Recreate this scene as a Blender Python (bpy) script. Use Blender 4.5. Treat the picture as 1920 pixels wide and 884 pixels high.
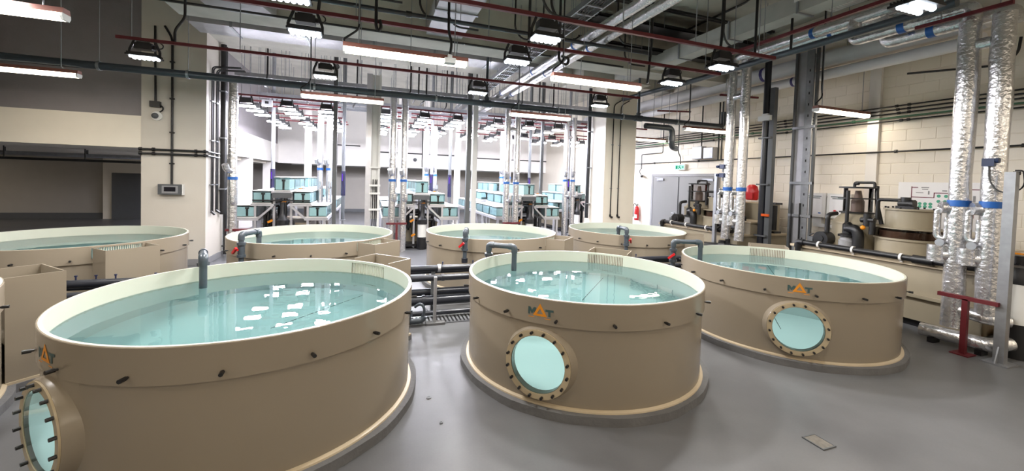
import bpy, bmesh, math, random
from mathutils import Vector, Matrix
random.seed(7)
PI = math.pi
sin, cos = math.sin, math.cos
scene = bpy.context.scene
C = scene.collection
for o in list(bpy.data.objects):
    bpy.data.objects.remove(o)

# ------------------------------------------------------------------ camera
# world: x runs along the tank rows (right), y into the hall, z up; floor z = 0
CAM_H = 1.864
HEAD, PITCH, ROLL = math.radians(19.507), math.radians(1.685), math.radians(1.757)
cam_data = bpy.data.cameras.new('camera')
cam = bpy.data.objects.new('camera', cam_data); C.objects.link(cam)
r0 = Vector((cos(HEAD), -sin(HEAD), 0))
fw = Vector((sin(HEAD) * cos(PITCH), cos(HEAD) * cos(PITCH), -sin(PITCH)))
u0 = r0.cross(fw)
rt = cos(ROLL) * r0 + sin(ROLL) * u0
up = -sin(ROLL) * r0 + cos(ROLL) * u0
m = Matrix((rt, up, -fw)).transposed().to_4x4()
m.translation = Vector((0, 0, CAM_H))
cam.matrix_world = m
cam_data.sensor_width = 36.0
cam_data.lens = 747.7 / 1920 * 36
cam_data.shift_y = -80.2 / 1920
cam_data.clip_start = 0.05
cam_data.clip_end = 200
scene.camera = cam

# ------------------------------------------------------------------ world, exposure
world = bpy.data.worlds.new('world'); scene.world = world
world.use_nodes = True
world.node_tree.nodes['Background'].inputs[0].default_value = (0.90, 0.94, 1.0, 1)
world.node_tree.nodes['Background'].inputs[1].default_value = 0.0
scene.view_settings.view_transform = 'Standard'
scene.view_settings.look = 'None'
scene.view_settings.gamma = 1.0
scene.view_settings.use_curve_mapping = False
scene.view_settings.exposure = 0.22
LED_W = 62.0        # each flood lamp over the tanks
LED_BACK_E = 235.0   # emission of the back hall lamp panels
TUBE_E = 8.0         # glow of the batten diffusers
TUBE_W = 11.0        # light thrown down by each batten
cy = scene.cycles
cy.max_bounces = 7
cy.diffuse_bounces = 3
cy.use_adaptive_sampling = True
cy.adaptive_threshold = 0.06
cy.adaptive_min_samples = 16
cy.glossy_bounces = 4
cy.transmission_bounces = 6
cy.transparent_max_bounces = 10
cy.caustics_refractive = True
cy.caustics_reflective = False
cy.sample_clamp_indirect = 4.0
cy.blur_glossy = 0.5
cy.use_denoising = True
cy.use_light_tree = True

# ------------------------------------------------------------------ materials
def lin(c):
    return tuple((v / 12.92 if v <= 0.04045 else ((v + 0.055) / 1.055) ** 2.4) for v in c)
MATS = {}
def mat(name, rgb, rough=0.5, metal=0.0, var=0.06, scale=6.0, bump=0.0, bscale=40.0, spec=0.5, coat=0.0, stretch=None):
    """principled material; rgb in display values, with a procedural noise tint and fine relief"""
    if name in MATS: return MATS[name]
    m = bpy.data.materials.new(name); m.use_nodes = True
    nt = m.node_tree; b = nt.nodes['Principled BSDF']
    r = lin(rgb)
    b.inputs['Roughness'].default_value = rough
    b.inputs['Metallic'].default_value = metal
    b.inputs['Specular IOR Level'].default_value = spec
    b.inputs['Coat Weight'].default_value = coat
    tc = nt.nodes.new('ShaderNodeTexCoord')
    src = tc.outputs['Object']
    if stretch:
        mp = nt.nodes.new('ShaderNodeMapping'); mp.inputs['Scale'].default_value = stretch
        nt.links.new(src, mp.inputs[0]); src = mp.outputs[0]
    if var > 0:
        n = nt.nodes.new('ShaderNodeTexNoise'); n.inputs['Scale'].default_value = scale
        n.inputs['Detail'].default_value = 3
        nt.links.new(src, n.inputs['Vector'])
        mr = nt.nodes.new('ShaderNodeMapRange'); mr.inputs[1].default_value = 0.25; mr.inputs[2].default_value = 0.75
        mr.inputs[3].default_value = 1 - var; mr.inputs[4].default_value = 1 + var
        nt.links.new(n.outputs[0], mr.inputs[0])
        mx = nt.nodes.new('ShaderNodeVectorMath'); mx.operation = 'SCALE'
        mx.inputs[0].default_value = r
        nt.links.new(mr.outputs[0], mx.inputs['Scale'])
        nt.links.new(mx.outputs[0], b.inputs['Base Color'])
    else:
        b.inputs['Base Color'].default_value = r + (1,)
    if bump > 0:
        n2 = nt.nodes.new('ShaderNodeTexNoise'); n2.inputs['Scale'].default_value = bscale; n2.inputs['Detail'].default_value = 2
        nt.links.new(src, n2.inputs['Vector'])
        bp = nt.nodes.new('ShaderNodeBump'); bp.inputs['Strength'].default_value = bump; bp.inputs['Distance'].default_value = 0.02
        nt.links.new(n2.outputs[0], bp.inputs['Height'])
        nt.links.new(bp.outputs[0], b.inputs['Normal'])
    MATS[name] = m
    return m
def emit(name, rgb, strength):
    if name in MATS: return MATS[name]
    m = bpy.data.materials.new(name); m.use_nodes = True
    nt = m.node_tree; nt.nodes.clear()
    e = nt.nodes.new('ShaderNodeEmission'); e.inputs[0].default_value = lin(rgb) + (1,); e.inputs[1].default_value = strength
    o = nt.nodes.new('ShaderNodeOutputMaterial'); nt.links.new(e.outputs[0], o.inputs[0])
    MATS[name] = m; return m
def water_mat(name, tint, ior=1.333):
    """still water: refracts with a green-blue tint and reflects by Fresnel; very slight swell"""
    m = bpy.data.materials.new(name); m.use_nodes = True
    nt = m.node_tree; nt.nodes.clear()
    rf = nt.nodes.new('ShaderNodeBsdfRefraction'); rf.inputs['Color'].default_value = tint + (1,); rf.inputs['IOR'].default_value = ior; rf.inputs['Roughness'].default_value = 0
    gl = nt.nodes.new('ShaderNodeBsdfGlossy'); gl.inputs['Roughness'].default_value = 0.0
    gl.inputs['Color'].default_value = (1, 1, 1, 1)
    fr = nt.nodes.new('ShaderNodeFresnel'); fr.inputs['IOR'].default_value = ior
    mx = nt.nodes.new('ShaderNodeMixShader')
    tc = nt.nodes.new('ShaderNodeTexCoord')
    n = nt.nodes.new('ShaderNodeTexNoise'); n.inputs['Scale'].default_value = 9.0; n.inputs['Detail'].default_value = 1
    nt.links.new(tc.outputs['Object'], n.inputs['Vector'])
    bp = nt.nodes.new('ShaderNodeBump'); bp.inputs['Strength'].default_value = 0.02; bp.inputs['Distance'].default_value = 0.02
    nt.links.new(n.outputs[0], bp.inputs['Height'])
    nt.links.new(bp.outputs[0], gl.inputs['Normal'])
    nt.links.new(fr.outputs[0], mx.inputs[0]); nt.links.new(rf.outputs[0], mx.inputs[1]); nt.links.new(gl.outputs[0], mx.inputs[2])
    o = nt.nodes.new('ShaderNodeOutputMaterial'); nt.links.new(mx.outputs[0], o.inputs[0])
    MATS[name] = m; return m
def clear_mat(name, tint, refl=1.45, gloss=0.03):
    """thin clear sheet (acrylic, glass): tinted straight-through transmission plus Fresnel reflection"""
    m = bpy.data.materials.new(name); m.use_nodes = True
    nt = m.node_tree; nt.nodes.clear()
    tr = nt.nodes.new('ShaderNodeBsdfTransparent'); tr.inputs[0].default_value = tint + (1,)
    gl = nt.nodes.new('ShaderNodeBsdfGlossy'); gl.inputs['Roughness'].default_value = gloss
    fr = nt.nodes.new('ShaderNodeFresnel'); fr.inputs['IOR'].default_value = refl
    mx = nt.nodes.new('ShaderNodeMixShader')
    nt.links.new(fr.outputs[0], mx.inputs[0]); nt.links.new(tr.outputs[0], mx.inputs[1]); nt.links.new(gl.outputs[0], mx.inputs[2])
    o = nt.nodes.new('ShaderNodeOutputMaterial'); nt.links.new(mx.outputs[0], o.inputs[0])
    MATS[name] = m; return m

M_BEIGE = mat('beige_plastic', (0.55, 0.51, 0.45), 0.24, var=0.02, scale=2.0, bump=0.02, bscale=25)
M_INNER = mat('pale_tank_lining', (0.84, 0.86, 0.85), 0.35, var=0.02, scale=2.0)
M_BAND = mat('pale_band_lining', (0.77, 0.775, 0.72), 0.3, var=0.02, scale=2.0)
M_BEAD = mat('weld_bead', (0.74, 0.68, 0.58), 0.4, var=0.05, scale=8)
M_PLINTH = mat('plinth_concrete', (0.40, 0.40, 0.405), 0.8, var=0.14, scale=5, bump=0.25, bscale=30)
M_BLACK = mat('black_plastic', (0.09, 0.09, 0.10), 0.4, var=0.05)
M_PVC = mat('dark_grey_pvc', (0.25, 0.28, 0.31), 0.28, var=0.04, scale=10)
M_PVC2 = mat('black_pvc', (0.13, 0.14, 0.17), 0.3, var=0.05, scale=10)
M_RED = mat('red_plastic', (0.75, 0.10, 0.12), 0.35, var=0.04)
M_REDSTEEL = mat('red_primer_steel', (0.36, 0.09, 0.12), 0.5, var=0.1, scale=12)
M_STEEL = mat('galvanised_steel', (0.62, 0.63, 0.65), 0.42, metal=0.75, var=0.10, scale=14)
M_ALU = mat('aluminium', (0.80, 0.80, 0.82), 0.35, metal=0.6, var=0.05, scale=10)
M_FOIL = mat('aluminium_foil_wrap', (0.86, 0.86, 0.87), 0.26, metal=0.85, var=0.07, scale=9, bump=0.5, bscale=22)
M_DUCT = mat('foil_duct_wrap', (0.72, 0.72, 0.73), 0.5, metal=0.6, var=0.08, scale=5, bump=0.35, bscale=9)
M_WHITEWRAP = mat('white_pipe_lagging', (0.86, 0.86, 0.87), 0.5, var=0.05, scale=5, bump=0.12, bscale=10)
M_BLUE = mat('blue_tape', (0.12, 0.36, 0.66), 0.4, var=0.05)
M_ORANGE = mat('orange_print', (0.86, 0.55, 0.13), 0.45, var=0.03)
M_SLATE = mat('slate_print', (0.24, 0.33, 0.33), 0.45, var=0.03)
M_YELLOW = mat('orange_plastic', (0.88, 0.55, 0.10), 0.4, var=0.04)
M_WHITE = mat('white_plastic', (0.90, 0.90, 0.89), 0.4, var=0.02)
M_GREY = mat('grey_plastic', (0.55, 0.55, 0.56), 0.45, var=0.04)
M_DGREY = mat('dark_grey_plastic', (0.33, 0.34, 0.35), 0.45, var=0.04)
M_WALL = mat('cream_paint', (0.91, 0.88, 0.825), 0.42, var=0.025, scale=3, bump=0.05, bscale=60)
M_WALLW = mat('white_paint', (0.90, 0.885, 0.865), 0.5, var=0.02, scale=3, bump=0.04, bscale=60)
M_COLUMN = mat('off_white_column_paint', (0.80, 0.775, 0.735), 0.5, var=0.02, scale=3, bump=0.04, bscale=60)
M_GREYPAINT = mat('grey_paint', (0.52, 0.50, 0.51), 0.6, var=0.05, scale=3, bump=0.08, bscale=30)
M_CONC = mat('soffit_concrete', (0.72, 0.71, 0.67), 0.85, var=0.12, scale=2.5, bump=0.2, bscale=14)
M_GREYBEIGE = mat('corridor_paint', (0.66, 0.64, 0.61), 0.6, var=0.03, scale=3)  # one even grey-beige paint
M_DOOR = mat('grey_door_paint', (0.50, 0.50, 0.50), 0.45, var=0.02, scale=3)
M_WOOD = mat('brown_batten_body', (0.55, 0.36, 0.32), 0.45, var=0.04)
M_WATER = water_mat('tank_water', (0.73, 0.975, 1.0))
M_PANE = water_mat('acrylic_pane', (0.88, 1.0, 1.0), 1.36)
M_CLEARPL = clear_mat('clear_acrylic', (0.90, 0.87, 0.85))
E_LED = emit('cool_white_diode', (0.90, 0.95, 1.0), 28.0)
E_TUBE = emit('warm_white_tube', (1.0, 0.95, 0.86), TUBE_E)

# ------------------------------------------------------------------ mesh builder
class MB:
    def __init__(s): s.v = []; s.f = []
    def add(s, vs, fs):
        k = len(s.v); s.v += [tuple(p) for p in vs]; s.f += [tuple(i + k for i in f) for f in fs]; return s
    def box(s, x0, x1, y0, y1, z0, z1):
        return s.add([(x0,y0,z0),(x1,y0,z0),(x1,y1,z0),(x0,y1,z0),(x0,y0,z1),(x1,y0,z1),(x1,y1,z1),(x0,y1,z1)],
                     [(3,2,1,0),(4,5,6,7),(0,1,5,4),(1,2,6,5),(2,3,7,6),(3,0,4,7)])
    def cbox(s, c, d, rz=0.0):
        """box of size d centred on c, turned rz about z"""
        hx, hy, hz = d[0]/2, d[1]/2, d[2]/2
        vs = []
        for z in (-hz, hz):
            for x, y in ((-hx,-hy),(hx,-hy),(hx,hy),(-hx,hy)):
                vs.append((c[0]+x*cos(rz)-y*sin(rz), c[1]+x*sin(rz)+y*cos(rz), c[2]+z))
        return s.add(vs, [(3,2,1,0),(4,5,6,7),(0,1,5,4),(1,2,6,5),(2,3,7,6),(3,0,4,7)])
    def bar(s, a, b, w, h):
        """rectangular bar from a to b, w across and h high"""
        a, b = Vector(a), Vector(b); d = (b-a).normalized()
        ref = Vector((0,0,1)) if abs(d.z) < 0.95 else Vector((1,0,0))
        x = d.cross(ref).normalized()*w/2; y = x.cross(d).normalized()*h/2
        vs = [p+i*x+j*y for p in (a,b) for i,j in ((-1,-1),(1,-1),(1,1),(-1,1))]
        return s.add(vs, [(3,2,1,0),(4,5,6,7),(0,1,5,4),(1,2,6,5),(2,3,7,6),(3,0,4,7)])
    def tube(s, pts, r, n=12, bend=0.0, cap=True, seg=5):
        """round tube through pts; bend > 0 rounds the corners with that radius"""
        P = [Vector(p) for p in pts]
        if bend > 0 and len(P) > 2:
            Q = [P[0]]
            for i in range(1, len(P)-1):
                a, b, c = P[i-1], P[i], P[i+1]
                d1, d2 = (a-b), (c-b); l = min(bend, d1.length*0.49, d2.length*0.49)
                p0, p1 = b+d1.normalized()*l, b+d2.normalized()*l
                for k in range(seg+1):
                    t = k/seg; Q.append((1-t)**2*p0+2*t*(1-t)*b+t*t*p1)
            Q.append(P[-1]); P = Q
        R = r if isinstance(r, (list, tuple)) else [r]*len(P)
        prev = None; rings = []
        for i, p in enumerate(P):
            d = (P[min(i+1,len(P)-1)]-P[max(i-1,0)]).normalized()
            if prev is None:
                ref = Vector((0,0,1)) if abs(d.z) < 0.9 else Vector((1,0,0))
                x = d.cross(ref).normalized()
            else:
                x = (prev-d*prev.dot(d)).normalized()
            prev = x; y = d.cross(x)
            rings.append([p+R[i]*(cos(2*PI*k/n)*x+sin(2*PI*k/n)*y) for k in range(n)])
        vs = [q for ring in rings for q in ring]; fs = []
        for i in range(len(rings)-1):
            for k in range(n):
                fs.append((i*n+k, i*n+(k+1)%n, (i+1)*n+(k+1)%n, (i+1)*n+k))
        if cap:
            fs.append(tuple(range(n-1,-1,-1))); fs.append(tuple((len(rings)-1)*n+k for k in range(n)))
        return s.add(vs, fs)
    def lathe(s, prof, n=32, c=(0,0,0), a0=0.0, a1=2*PI, closed=False):
        """revolve (r,z) points about the vertical through c"""
        full = abs(a1-a0-2*PI) < 1e-6; m = n if full else n+1
        vs = [(c[0]+r*cos(a0+(a1-a0)*k/n), c[1]+r*sin(a0+(a1-a0)*k/n), c[2]+z) for r, z in prof for k in range(m)]
        fs = []; L = len(prof)
        for i in range(L if closed else L-1):
            j = (i+1) % L
            for k in range(n):
                k2 = (k+1) % m
                fs.append((i*m+k, i*m+k2, j*m+k2, j*m+k))
        if not full and closed:
            fs.append(tuple(i*m for i in range(L))); fs.append(tuple(i*m+n for i in range(L-1,-1,-1)))
        return s.add(vs, fs)
    def disc(s, r, z, n=48, c=(0,0)):
        return s.add([(c[0]+r*cos(2*PI*k/n), c[1]+r*sin(2*PI*k/n), z) for k in range(n)], [tuple(range(n))])
    def ball(s, c, r, n=10, m=6, zs=1.0):
        prof = [(r*max(sin(PI*i/m),1e-4), -r*zs*cos(PI*i/m)) for i in range(m+1)]
        return s.lathe(prof, n, c)
    def prism(s, poly, a, b, axis='z'):
        """extrude a 2-D outline between a and b along axis"""
        def P(u, v, w): return {'z':(u,v,w),'y':(u,w,v),'x':(w,u,v)}[axis]
        n = len(poly)
        vs = [P(u,v,a) for u,v in poly]+[P(u,v,b) for u,v in poly]
        return s.add(vs, [tuple(range(n-1,-1,-1)), tuple(range(n,2*n))]+[(i,(i+1)%n,(i+1)%n+n,i+n) for i in range(n)])
    def xf(s, M):
        s.v = [tuple(M @ Vector(p)) for p in s.v]; return s
    def mesh(s, name, m, smooth=None, recalc=True):
        me = bpy.data.meshes.new(name); me.from_pydata(s.v, [], s.f)
        if not recalc:
            me.materials.append(m); return me
        bm = bmesh.new(); bm.from_mesh(me); bmesh.ops.recalc_face_normals(bm, faces=bm.faces); bm.to_mesh(me); bm.free()
        me.materials.append(m)
        if smooth is not None:
            me.shade_smooth() if hasattr(me, 'shade_smooth') else None
            if smooth < 179: me.set_sharp_from_angle(angle=math.radians(smooth))
        return me

def obj(name, me, parent=None, loc=None, rz=None):
    o = bpy.data.objects.new(name, me); C.objects.link(o)
    if parent: o.parent = parent
    if loc is not None: o.location = loc
    if rz is not None: o.rotation_euler = (0, 0, rz)
    return o
def part(name, mb, m, parent, smooth=None, label=None):
    o = obj(name, mb.mesh(name, m, smooth), parent)
    if label: o['label'] = label
    return o
def tag(o, label, cat, group=None, kind=None):
    if label: o['label'] = label
    if cat: o['category'] = cat
    if group: o['group'] = group
    if kind: o['kind'] = kind
    return o
def thing(name, label, cat, loc=(0,0,0), rz=0.0, group=None):
    o = bpy.data.objects.new(name, None); C.objects.link(o)
    o.empty_display_size = 0.1
    o.location = loc; o.rotation_euler = (0, 0, rz)
    return tag(o, label, cat, group)
def solo(name, mb, m, label, cat, group=None, smooth=None):
    return tag(obj(name, mb.mesh(name, m, smooth)), label, cat, group)
def struct(name, mb, m, parent=None, smooth=None):
    o = obj(name, mb.mesh(name, m, smooth), parent)
    if parent is None: o['kind'] = 'structure'
    return o
def dup(root, loc=None, rz=None, label=None, group=None):
    r = root.copy(); C.objects.link(r)
    if loc is not None: r.location = loc
    if rz is not None: r.rotation_euler = (0, 0, rz)
    if label: r['label'] = label
    if group: r['group'] = group
    for ch in list(root.children):
        c = ch.copy(); C.objects.link(c); c.parent = r
        for g in list(ch.children):
            d = g.copy(); C.objects.link(d); d.parent = c
    return r
# ------------------------------------------------------------------ structure: floor, walls, ceiling
def floor_mat():
    m = bpy.data.materials.new('grey_epoxy_floor'); m.use_nodes = True
    nt = m.node_tree; b = nt.nodes['Principled BSDF']; N = nt.nodes.new; L = nt.links.new
    tc = N('ShaderNodeTexCoord')
    n1 = N('ShaderNodeTexNoise'); n1.inputs['Scale'].default_value = 0.8; n1.inputs['Detail'].default_value = 4; n1.inputs['Roughness'].default_value = 0.6
    L(tc.outputs['Object'], n1.inputs['Vector'])
    n2 = N('ShaderNodeTexNoise'); n2.inputs['Scale'].default_value = 60; n2.inputs['Detail'].default_value = 2
    L(tc.outputs['Object'], n2.inputs['Vector'])
    cr = N('ShaderNodeValToRGB')
    cr.color_ramp.elements[0].position = 0.3; cr.color_ramp.elements[0].color = lin((0.355, 0.357, 0.365)) + (1,)
    cr.color_ramp.elements[1].position = 0.7; cr.color_ramp.elements[1].color = lin((0.425, 0.427, 0.435)) + (1,)
    L(n1.outputs[0], cr.inputs[0])
    mr = N('ShaderNodeMapRange'); mr.inputs[3].default_value = 0.94; mr.inputs[4].default_value = 1.06
    L(n2.outputs[0], mr.inputs[0])
    sc = N('ShaderNodeVectorMath'); sc.operation = 'SCALE'; L(cr.outputs[0], sc.inputs[0]); L(mr.outputs[0], sc.inputs['Scale'])
    L(sc.outputs[0], b.inputs['Base Color'])
    rr = N('ShaderNodeMapRange'); rr.inputs[3].default_value = 0.28; rr.inputs[4].default_value = 0.48
    L(n1.outputs[0], rr.inputs[0]); L(rr.outputs[0], b.inputs['Roughness']); b.inputs['Specular IOR Level'].default_value = 0.3
    bp = N('ShaderNodeBump'); bp.inputs['Strength'].default_value = 0.12; bp.inputs['Distance'].default_value = 0.02
    n3 = N('ShaderNodeTexNoise'); n3.inputs['Scale'].default_value = 3.0; L(tc.outputs['Object'], n3.inputs['Vector'])
    L(n3.outputs[0], bp.inputs['Height']); L(bp.outputs[0], b.inputs['Normal'])
    return m
M_FLOOR = floor_mat()
XR = 9.0                      # inner face of the right wall
ZC = 5.3                      # soffit
struct('floor', MB().box(-15, XR + 0.3, -9, 30, -0.1, 0), M_FLOOR)
struct('ceiling', MB().box(-15, XR + 0.3, -9, 30, ZC, ZC + 0.2), M_CONC)
# right wall of painted concrete blocks
wr = struct('wall_right', MB().box(XR, XR + 0.25, -9, 30, 0, ZC), M_WALL)
blk = MB().add([(0,0.003,0.003),(0,0.397,0.003),(0,0.397,0.197),(0,0.003,0.197),
                (-0.006,0.009,0.009),(-0.006,0.391,0.009),(-0.006,0.391,0.191),(-0.006,0.009,0.191)],
               [(4,7,6,5),(0,4,5,1),(1,5,6,2),(2,6,7,3),(3,7,4,0)])
BLK = blk.mesh('block', M_WALL, recalc=False)
cells = []
for r in range(22):
    for c in range(-2, 34):
        y = 2.0 + 0.4*c + (0.2 if r % 2 else 0.0); z = 0.2*r
        if z + 0.2 > 4.25: continue
        if y + 0.4 > 8.33 and y < 11.2 and z < 2.25: continue        # doorway
        if 4.62 < y + 0.2 < 5.12 and False: continue
        cells.append((y, z))
vis = sorted([c for c in cells if c[0] > 2.3 and c[1] > 0.9], key=lambda c: c[0])[:300]
vs_ = set(vis)
for y, z in vis: obj('block', BLK, wr, (XR, y, z))
st = MB()
for y, z in cells:
    if (y, z) not in vs_:
        st.add([(XR+p[0], y+p[1], z+p[2]) for p in blk.v], blk.f)
o = obj('blockwork', st.mesh('blockwork', M_WALL, recalc=False), wr); o['kind'] = 'stuff'
struct('trim_1', MB().box(XR-0.07, XR-0.001, 4.79, 4.97, 0, 4.2), M_WALLW)                 # flat pilaster
struct('trim_2', MB().box(8.35, XR, -9, 20, 4.25, ZC), M_WALL)                              # beam along the right wall
# front end and far ends (behind the camera, and the far end of the hall)
struct('wall_front', MB().box(-15, XR+0.3, -7.3, -7, 0, ZC), M_WALL)
struct('wall_back', MB().box(-3.9, XR, 20.0, 20.3, 2.35, ZC), M_WALLW)
struct('wall_back_corridor', MB().box(-15, XR, 22.4, 22.7, 0, ZC), M_GREYBEIGE)
struct('baseboard_back', MB().box(-3.9, XR, 22.37, 22.4, 0, 0.16), M_DGREY)
struct('trim_3', MB().box(-15, XR, 20.3, 22.4, 2.5, 2.7), M_GREYBEIGE)                     # corridor soffit
# storey over the dark corridor on the left: cream lintel band, grey wall above it
struct('wall_left_lintel', MB().box(-15, -4.13, 9.53, 20, 2.28, 2.885), M_WALL)
struct('wall_left_upper', MB().box(-15, -3.92, 9.545, 20.3, 2.885, ZC), M_GREYPAINT)
struct('trim_4', MB().box(-4.13, -3.86, 10.5, 20, 2.38, 3.17), M_WALLW)                     # white band facing the hall
struct('wall_left_corridor', MB().box(-15, -6.6, 19.0, 19.2, 0, 2.28), M_GREYBEIGE)
struct('baseboard_left_corridor', MB().box(-15, -9.3, 18.96, 19.0, 0, 0.22), M_DGREY)
struct('trim_5', MB().box(-9.30, -6.62, 18.86, 18.998, 0, 2.28), M_WALL)
struct('wall_left', MB().box(-15.3, -15, -9, 22.4, 0, ZC), M_GREYBEIGE)
struct('door_2', MB().box(-9.02, -8.1, 18.80, 18.86, 0, 1.72), M_DGREY)
# columns
struct('column_left', MB().box(-4.13, -3.10, 9.52, 10.5, 0, ZC), M_COLUMN)
struct('baseboard_column_left', MB().box(-4.14, -3.085, 9.505, 10.515, 0, 0.12), M_GREY)
struct('column_right', MB().box(5.78, 6.73, 9.1, 10.05, 0, ZC), M_WALL)
for i, (x, y) in enumerate(((-4.1, 15.9), (-4.1, 19.3))):
    struct('column_hall', MB().box(x-0.15, x+0.22, y-0.2, y+0.2, 0, 2.375), M_WALLW)
# soffit beams
struct('trim_6', MB().box(-3.0, 8.35, 7.55, 8.05, 4.42, ZC), M_CONC)
struct('trim_7', MB().box(-15, 8.35, 2.2, 2.7, 4.62, ZC), M_CONC)
struct('trim_8', MB().box(-15, 8.35, 9.6, 10.2, 4.62, ZC), M_CONC)
# double door in the right wall
d1 = struct('door_1', MB().box(XR-0.02, XR+0.02, 8.47, 11.08, 0, 2.16), M_DOOR)
struct('door_frame', MB().box(XR-0.05, XR-0.001, 11.08, 11.17, 0, 2.24).box(XR-0.05, XR-0.001, 8.38, 8.47, 0, 2.24).box(XR-0.05, XR-0.001, 8.47, 11.08, 2.16, 2.24), M_GREY, d1)
struct('door_leaf', MB().box(XR-0.045, XR-0.02, 9.92, 11.07, 0.01, 2.15), M_DOOR, d1)
struct('door_leaf', MB().box(XR-0.045, XR-0.02, 8.48, 9.88, 0.01, 2.15), M_DOOR, d1)
struct('meeting_strip', MB().box(XR-0.05, XR-0.02, 9.88, 9.92, 0.01, 2.15), M_BLACK, d1)
struct('door_closer', MB().box(XR-0.09, XR-0.045, 10.55, 10.85, 2.03, 2.10).bar((XR-0.08,10.6,2.1),(XR-0.08,10.95,2.13),0.015,0.015), M_STEEL, d1)
struct('door_closer', MB().box(XR-0.09, XR-0.045, 8.55, 8.95, 2.03, 2.10), M_STEEL, d1)
struct('door_handle', MB().tube([(XR-0.045,10.0,1.02),(XR-0.09,10.0,1.02),(XR-0.09,10.12,1.02)], 0.01, 8), M_STEEL, d1)
# ------------------------------------------------------------------ round tanks
TX = {0: -3.80, 1: -0.831, 2: 2.147, 3: 5.114}
YF, YR = 3.752, 7.15
RT, Z0, ZS, ZW, ZT = 1.20, 0.07, 0.722, 0.793, 0.928
RI = 1.172
WIN_Z, WIN_R = 0.402, 0.232
GA = 0.245 / RT               # half angle of the overflow grille
def cylmap(s, z, R, a): return (R*cos(a + s/R), R*sin(a + s/R), z)
def shell_with_window(a, R, z0, z1, h=0.27):
    """cylinder sheet with a round hole of WIN_R at angle a"""
    mb = MB(); n = 32
    zc = WIN_Z
    za, zb = zc - h, zc + h
    ring = []
    for k in range(n):
        t = 2*PI*(k+0.5)/n; c_, s_ = cos(t), sin(t)
        q = h/max(abs(c_), abs(s_)); q = min(q, h*1.6)
        ring.append(((WIN_R*c_, zc+WIN_R*s_), (q*c_, zc+q*s_)))
    vs = []; fs = []
    L = 3
    for p, q in ring:
        for i in range(L+1):
            t = i/L; vs.append(cylmap(p[0]+(q[0]-p[0])*t, p[1]+(q[1]-p[1])*t, R, a))
    for k in range(n):
        for i in range(L):
            fs.append((k*(L+1)+i, k*(L+1)+i+1, ((k+1)%n)*(L+1)+i+1, ((k+1)%n)*(L+1)+i))
    # square corners
    mb.add(vs, fs)
    for sx in (-1, 1):
        for sz in (-1, 1):
            # the two ring points either side of the diagonal
            t1 = math.atan2(sz, sx)
            near = sorted(range(n), key=lambda k: abs(((2*PI*(k+0.5)/n - t1 + PI) % (2*PI)) - PI))[:2]
            pts = [ring[k][1] for k in near]
            mb.add([cylmap(pts[0][0], pts[0][1], R, a), cylmap(sx*h, zc+sz*h, R, a), cylmap(pts[1][0], pts[1][1], R, a)], [(0, 1, 2)])
    # strips above and below
    ns = 14
    for lo, hi in ((z0, za), (zb, z1)):
        if hi - lo > 1e-4:
            vs = [cylmap(-h+2*h*i/ns, z, R, a) for z in (lo, hi) for i in range(ns+1)]
            mb.add(vs, [(i, i+1, ns+2+i, ns+1+i) for i in range(ns)])
    # the rest of the wall
    da = h/R; N = 84
    vs = [(R*cos(t), R*sin(t), z) for z in (z0, z1) for t in [a+da+(2*PI-2*da)*i/N for i in range(N+1)]]
    mb.add(vs, [(i, i+1, N+2+i, N+1+i) for i in range(N)])
    return mb
def weld(me, d=0.0008):
    bm = bmesh.new(); bm.from_mesh(me); bmesh.ops.remove_doubles(bm, verts=bm.verts, dist=d)
    bm.normal_update(); bm.to_mesh(me); bm.free(); return me
def facing(me, outward=True):
    """turn faces of a thin cylinder sheet out of or into the tank"""
    bm = bmesh.new(); bm.from_mesh(me)
    for f in bm.faces:
        c = f.calc_center_median(); n = f.normal
        if ((c.x*n.x + c.y*n.y) > 0) != outward: f.normal_flip()
    bm.to_mesh(me); bm.free(); return me
_b = MB().tube([(0,0,0),(0.028,0,0)], 0.0075, 8)
_b.tube([(0.012,0,0),(0.05,0,0)], 0.012, 8)
BOLT_ME = _b.mesh('bolt', M_BLACK, 40)
WB_ME = MB().tube([(0,0,0),(0.03,0,0)], 0.011, 8).mesh('window_bolt', M_BLACK, 40)
LOGO = {'M': [[(-0.105,-0.035),(-0.105,0.025),(-0.085,0.025),(-0.070,0.0),(-0.055,0.025),(-0.036,0.025),(-0.036,-0.035),(-0.053,-0.035),(-0.053,-0.006),(-0.066,-0.026),(-0.074,-0.026),(-0.088,-0.006),(-0.088,-0.035)]],
        'T': [[(0.045,0.022),(0.112,0.022),(0.112,0.004),(0.089,0.004),(0.089,-0.035),(0.069,-0.035),(0.069,0.004),(0.045,0.004)]]}
def curved(poly2, R, a, th=0.003):
    """flat print bent to the tank: fan of quads for an outline given as (s, z) pairs"""
    mb = MB(); n = len(poly2)
    vs = [cylmap(s_, z, R, a) for s_, z in poly2]
    return mb.add(vs, [tuple(range(n))])
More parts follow.
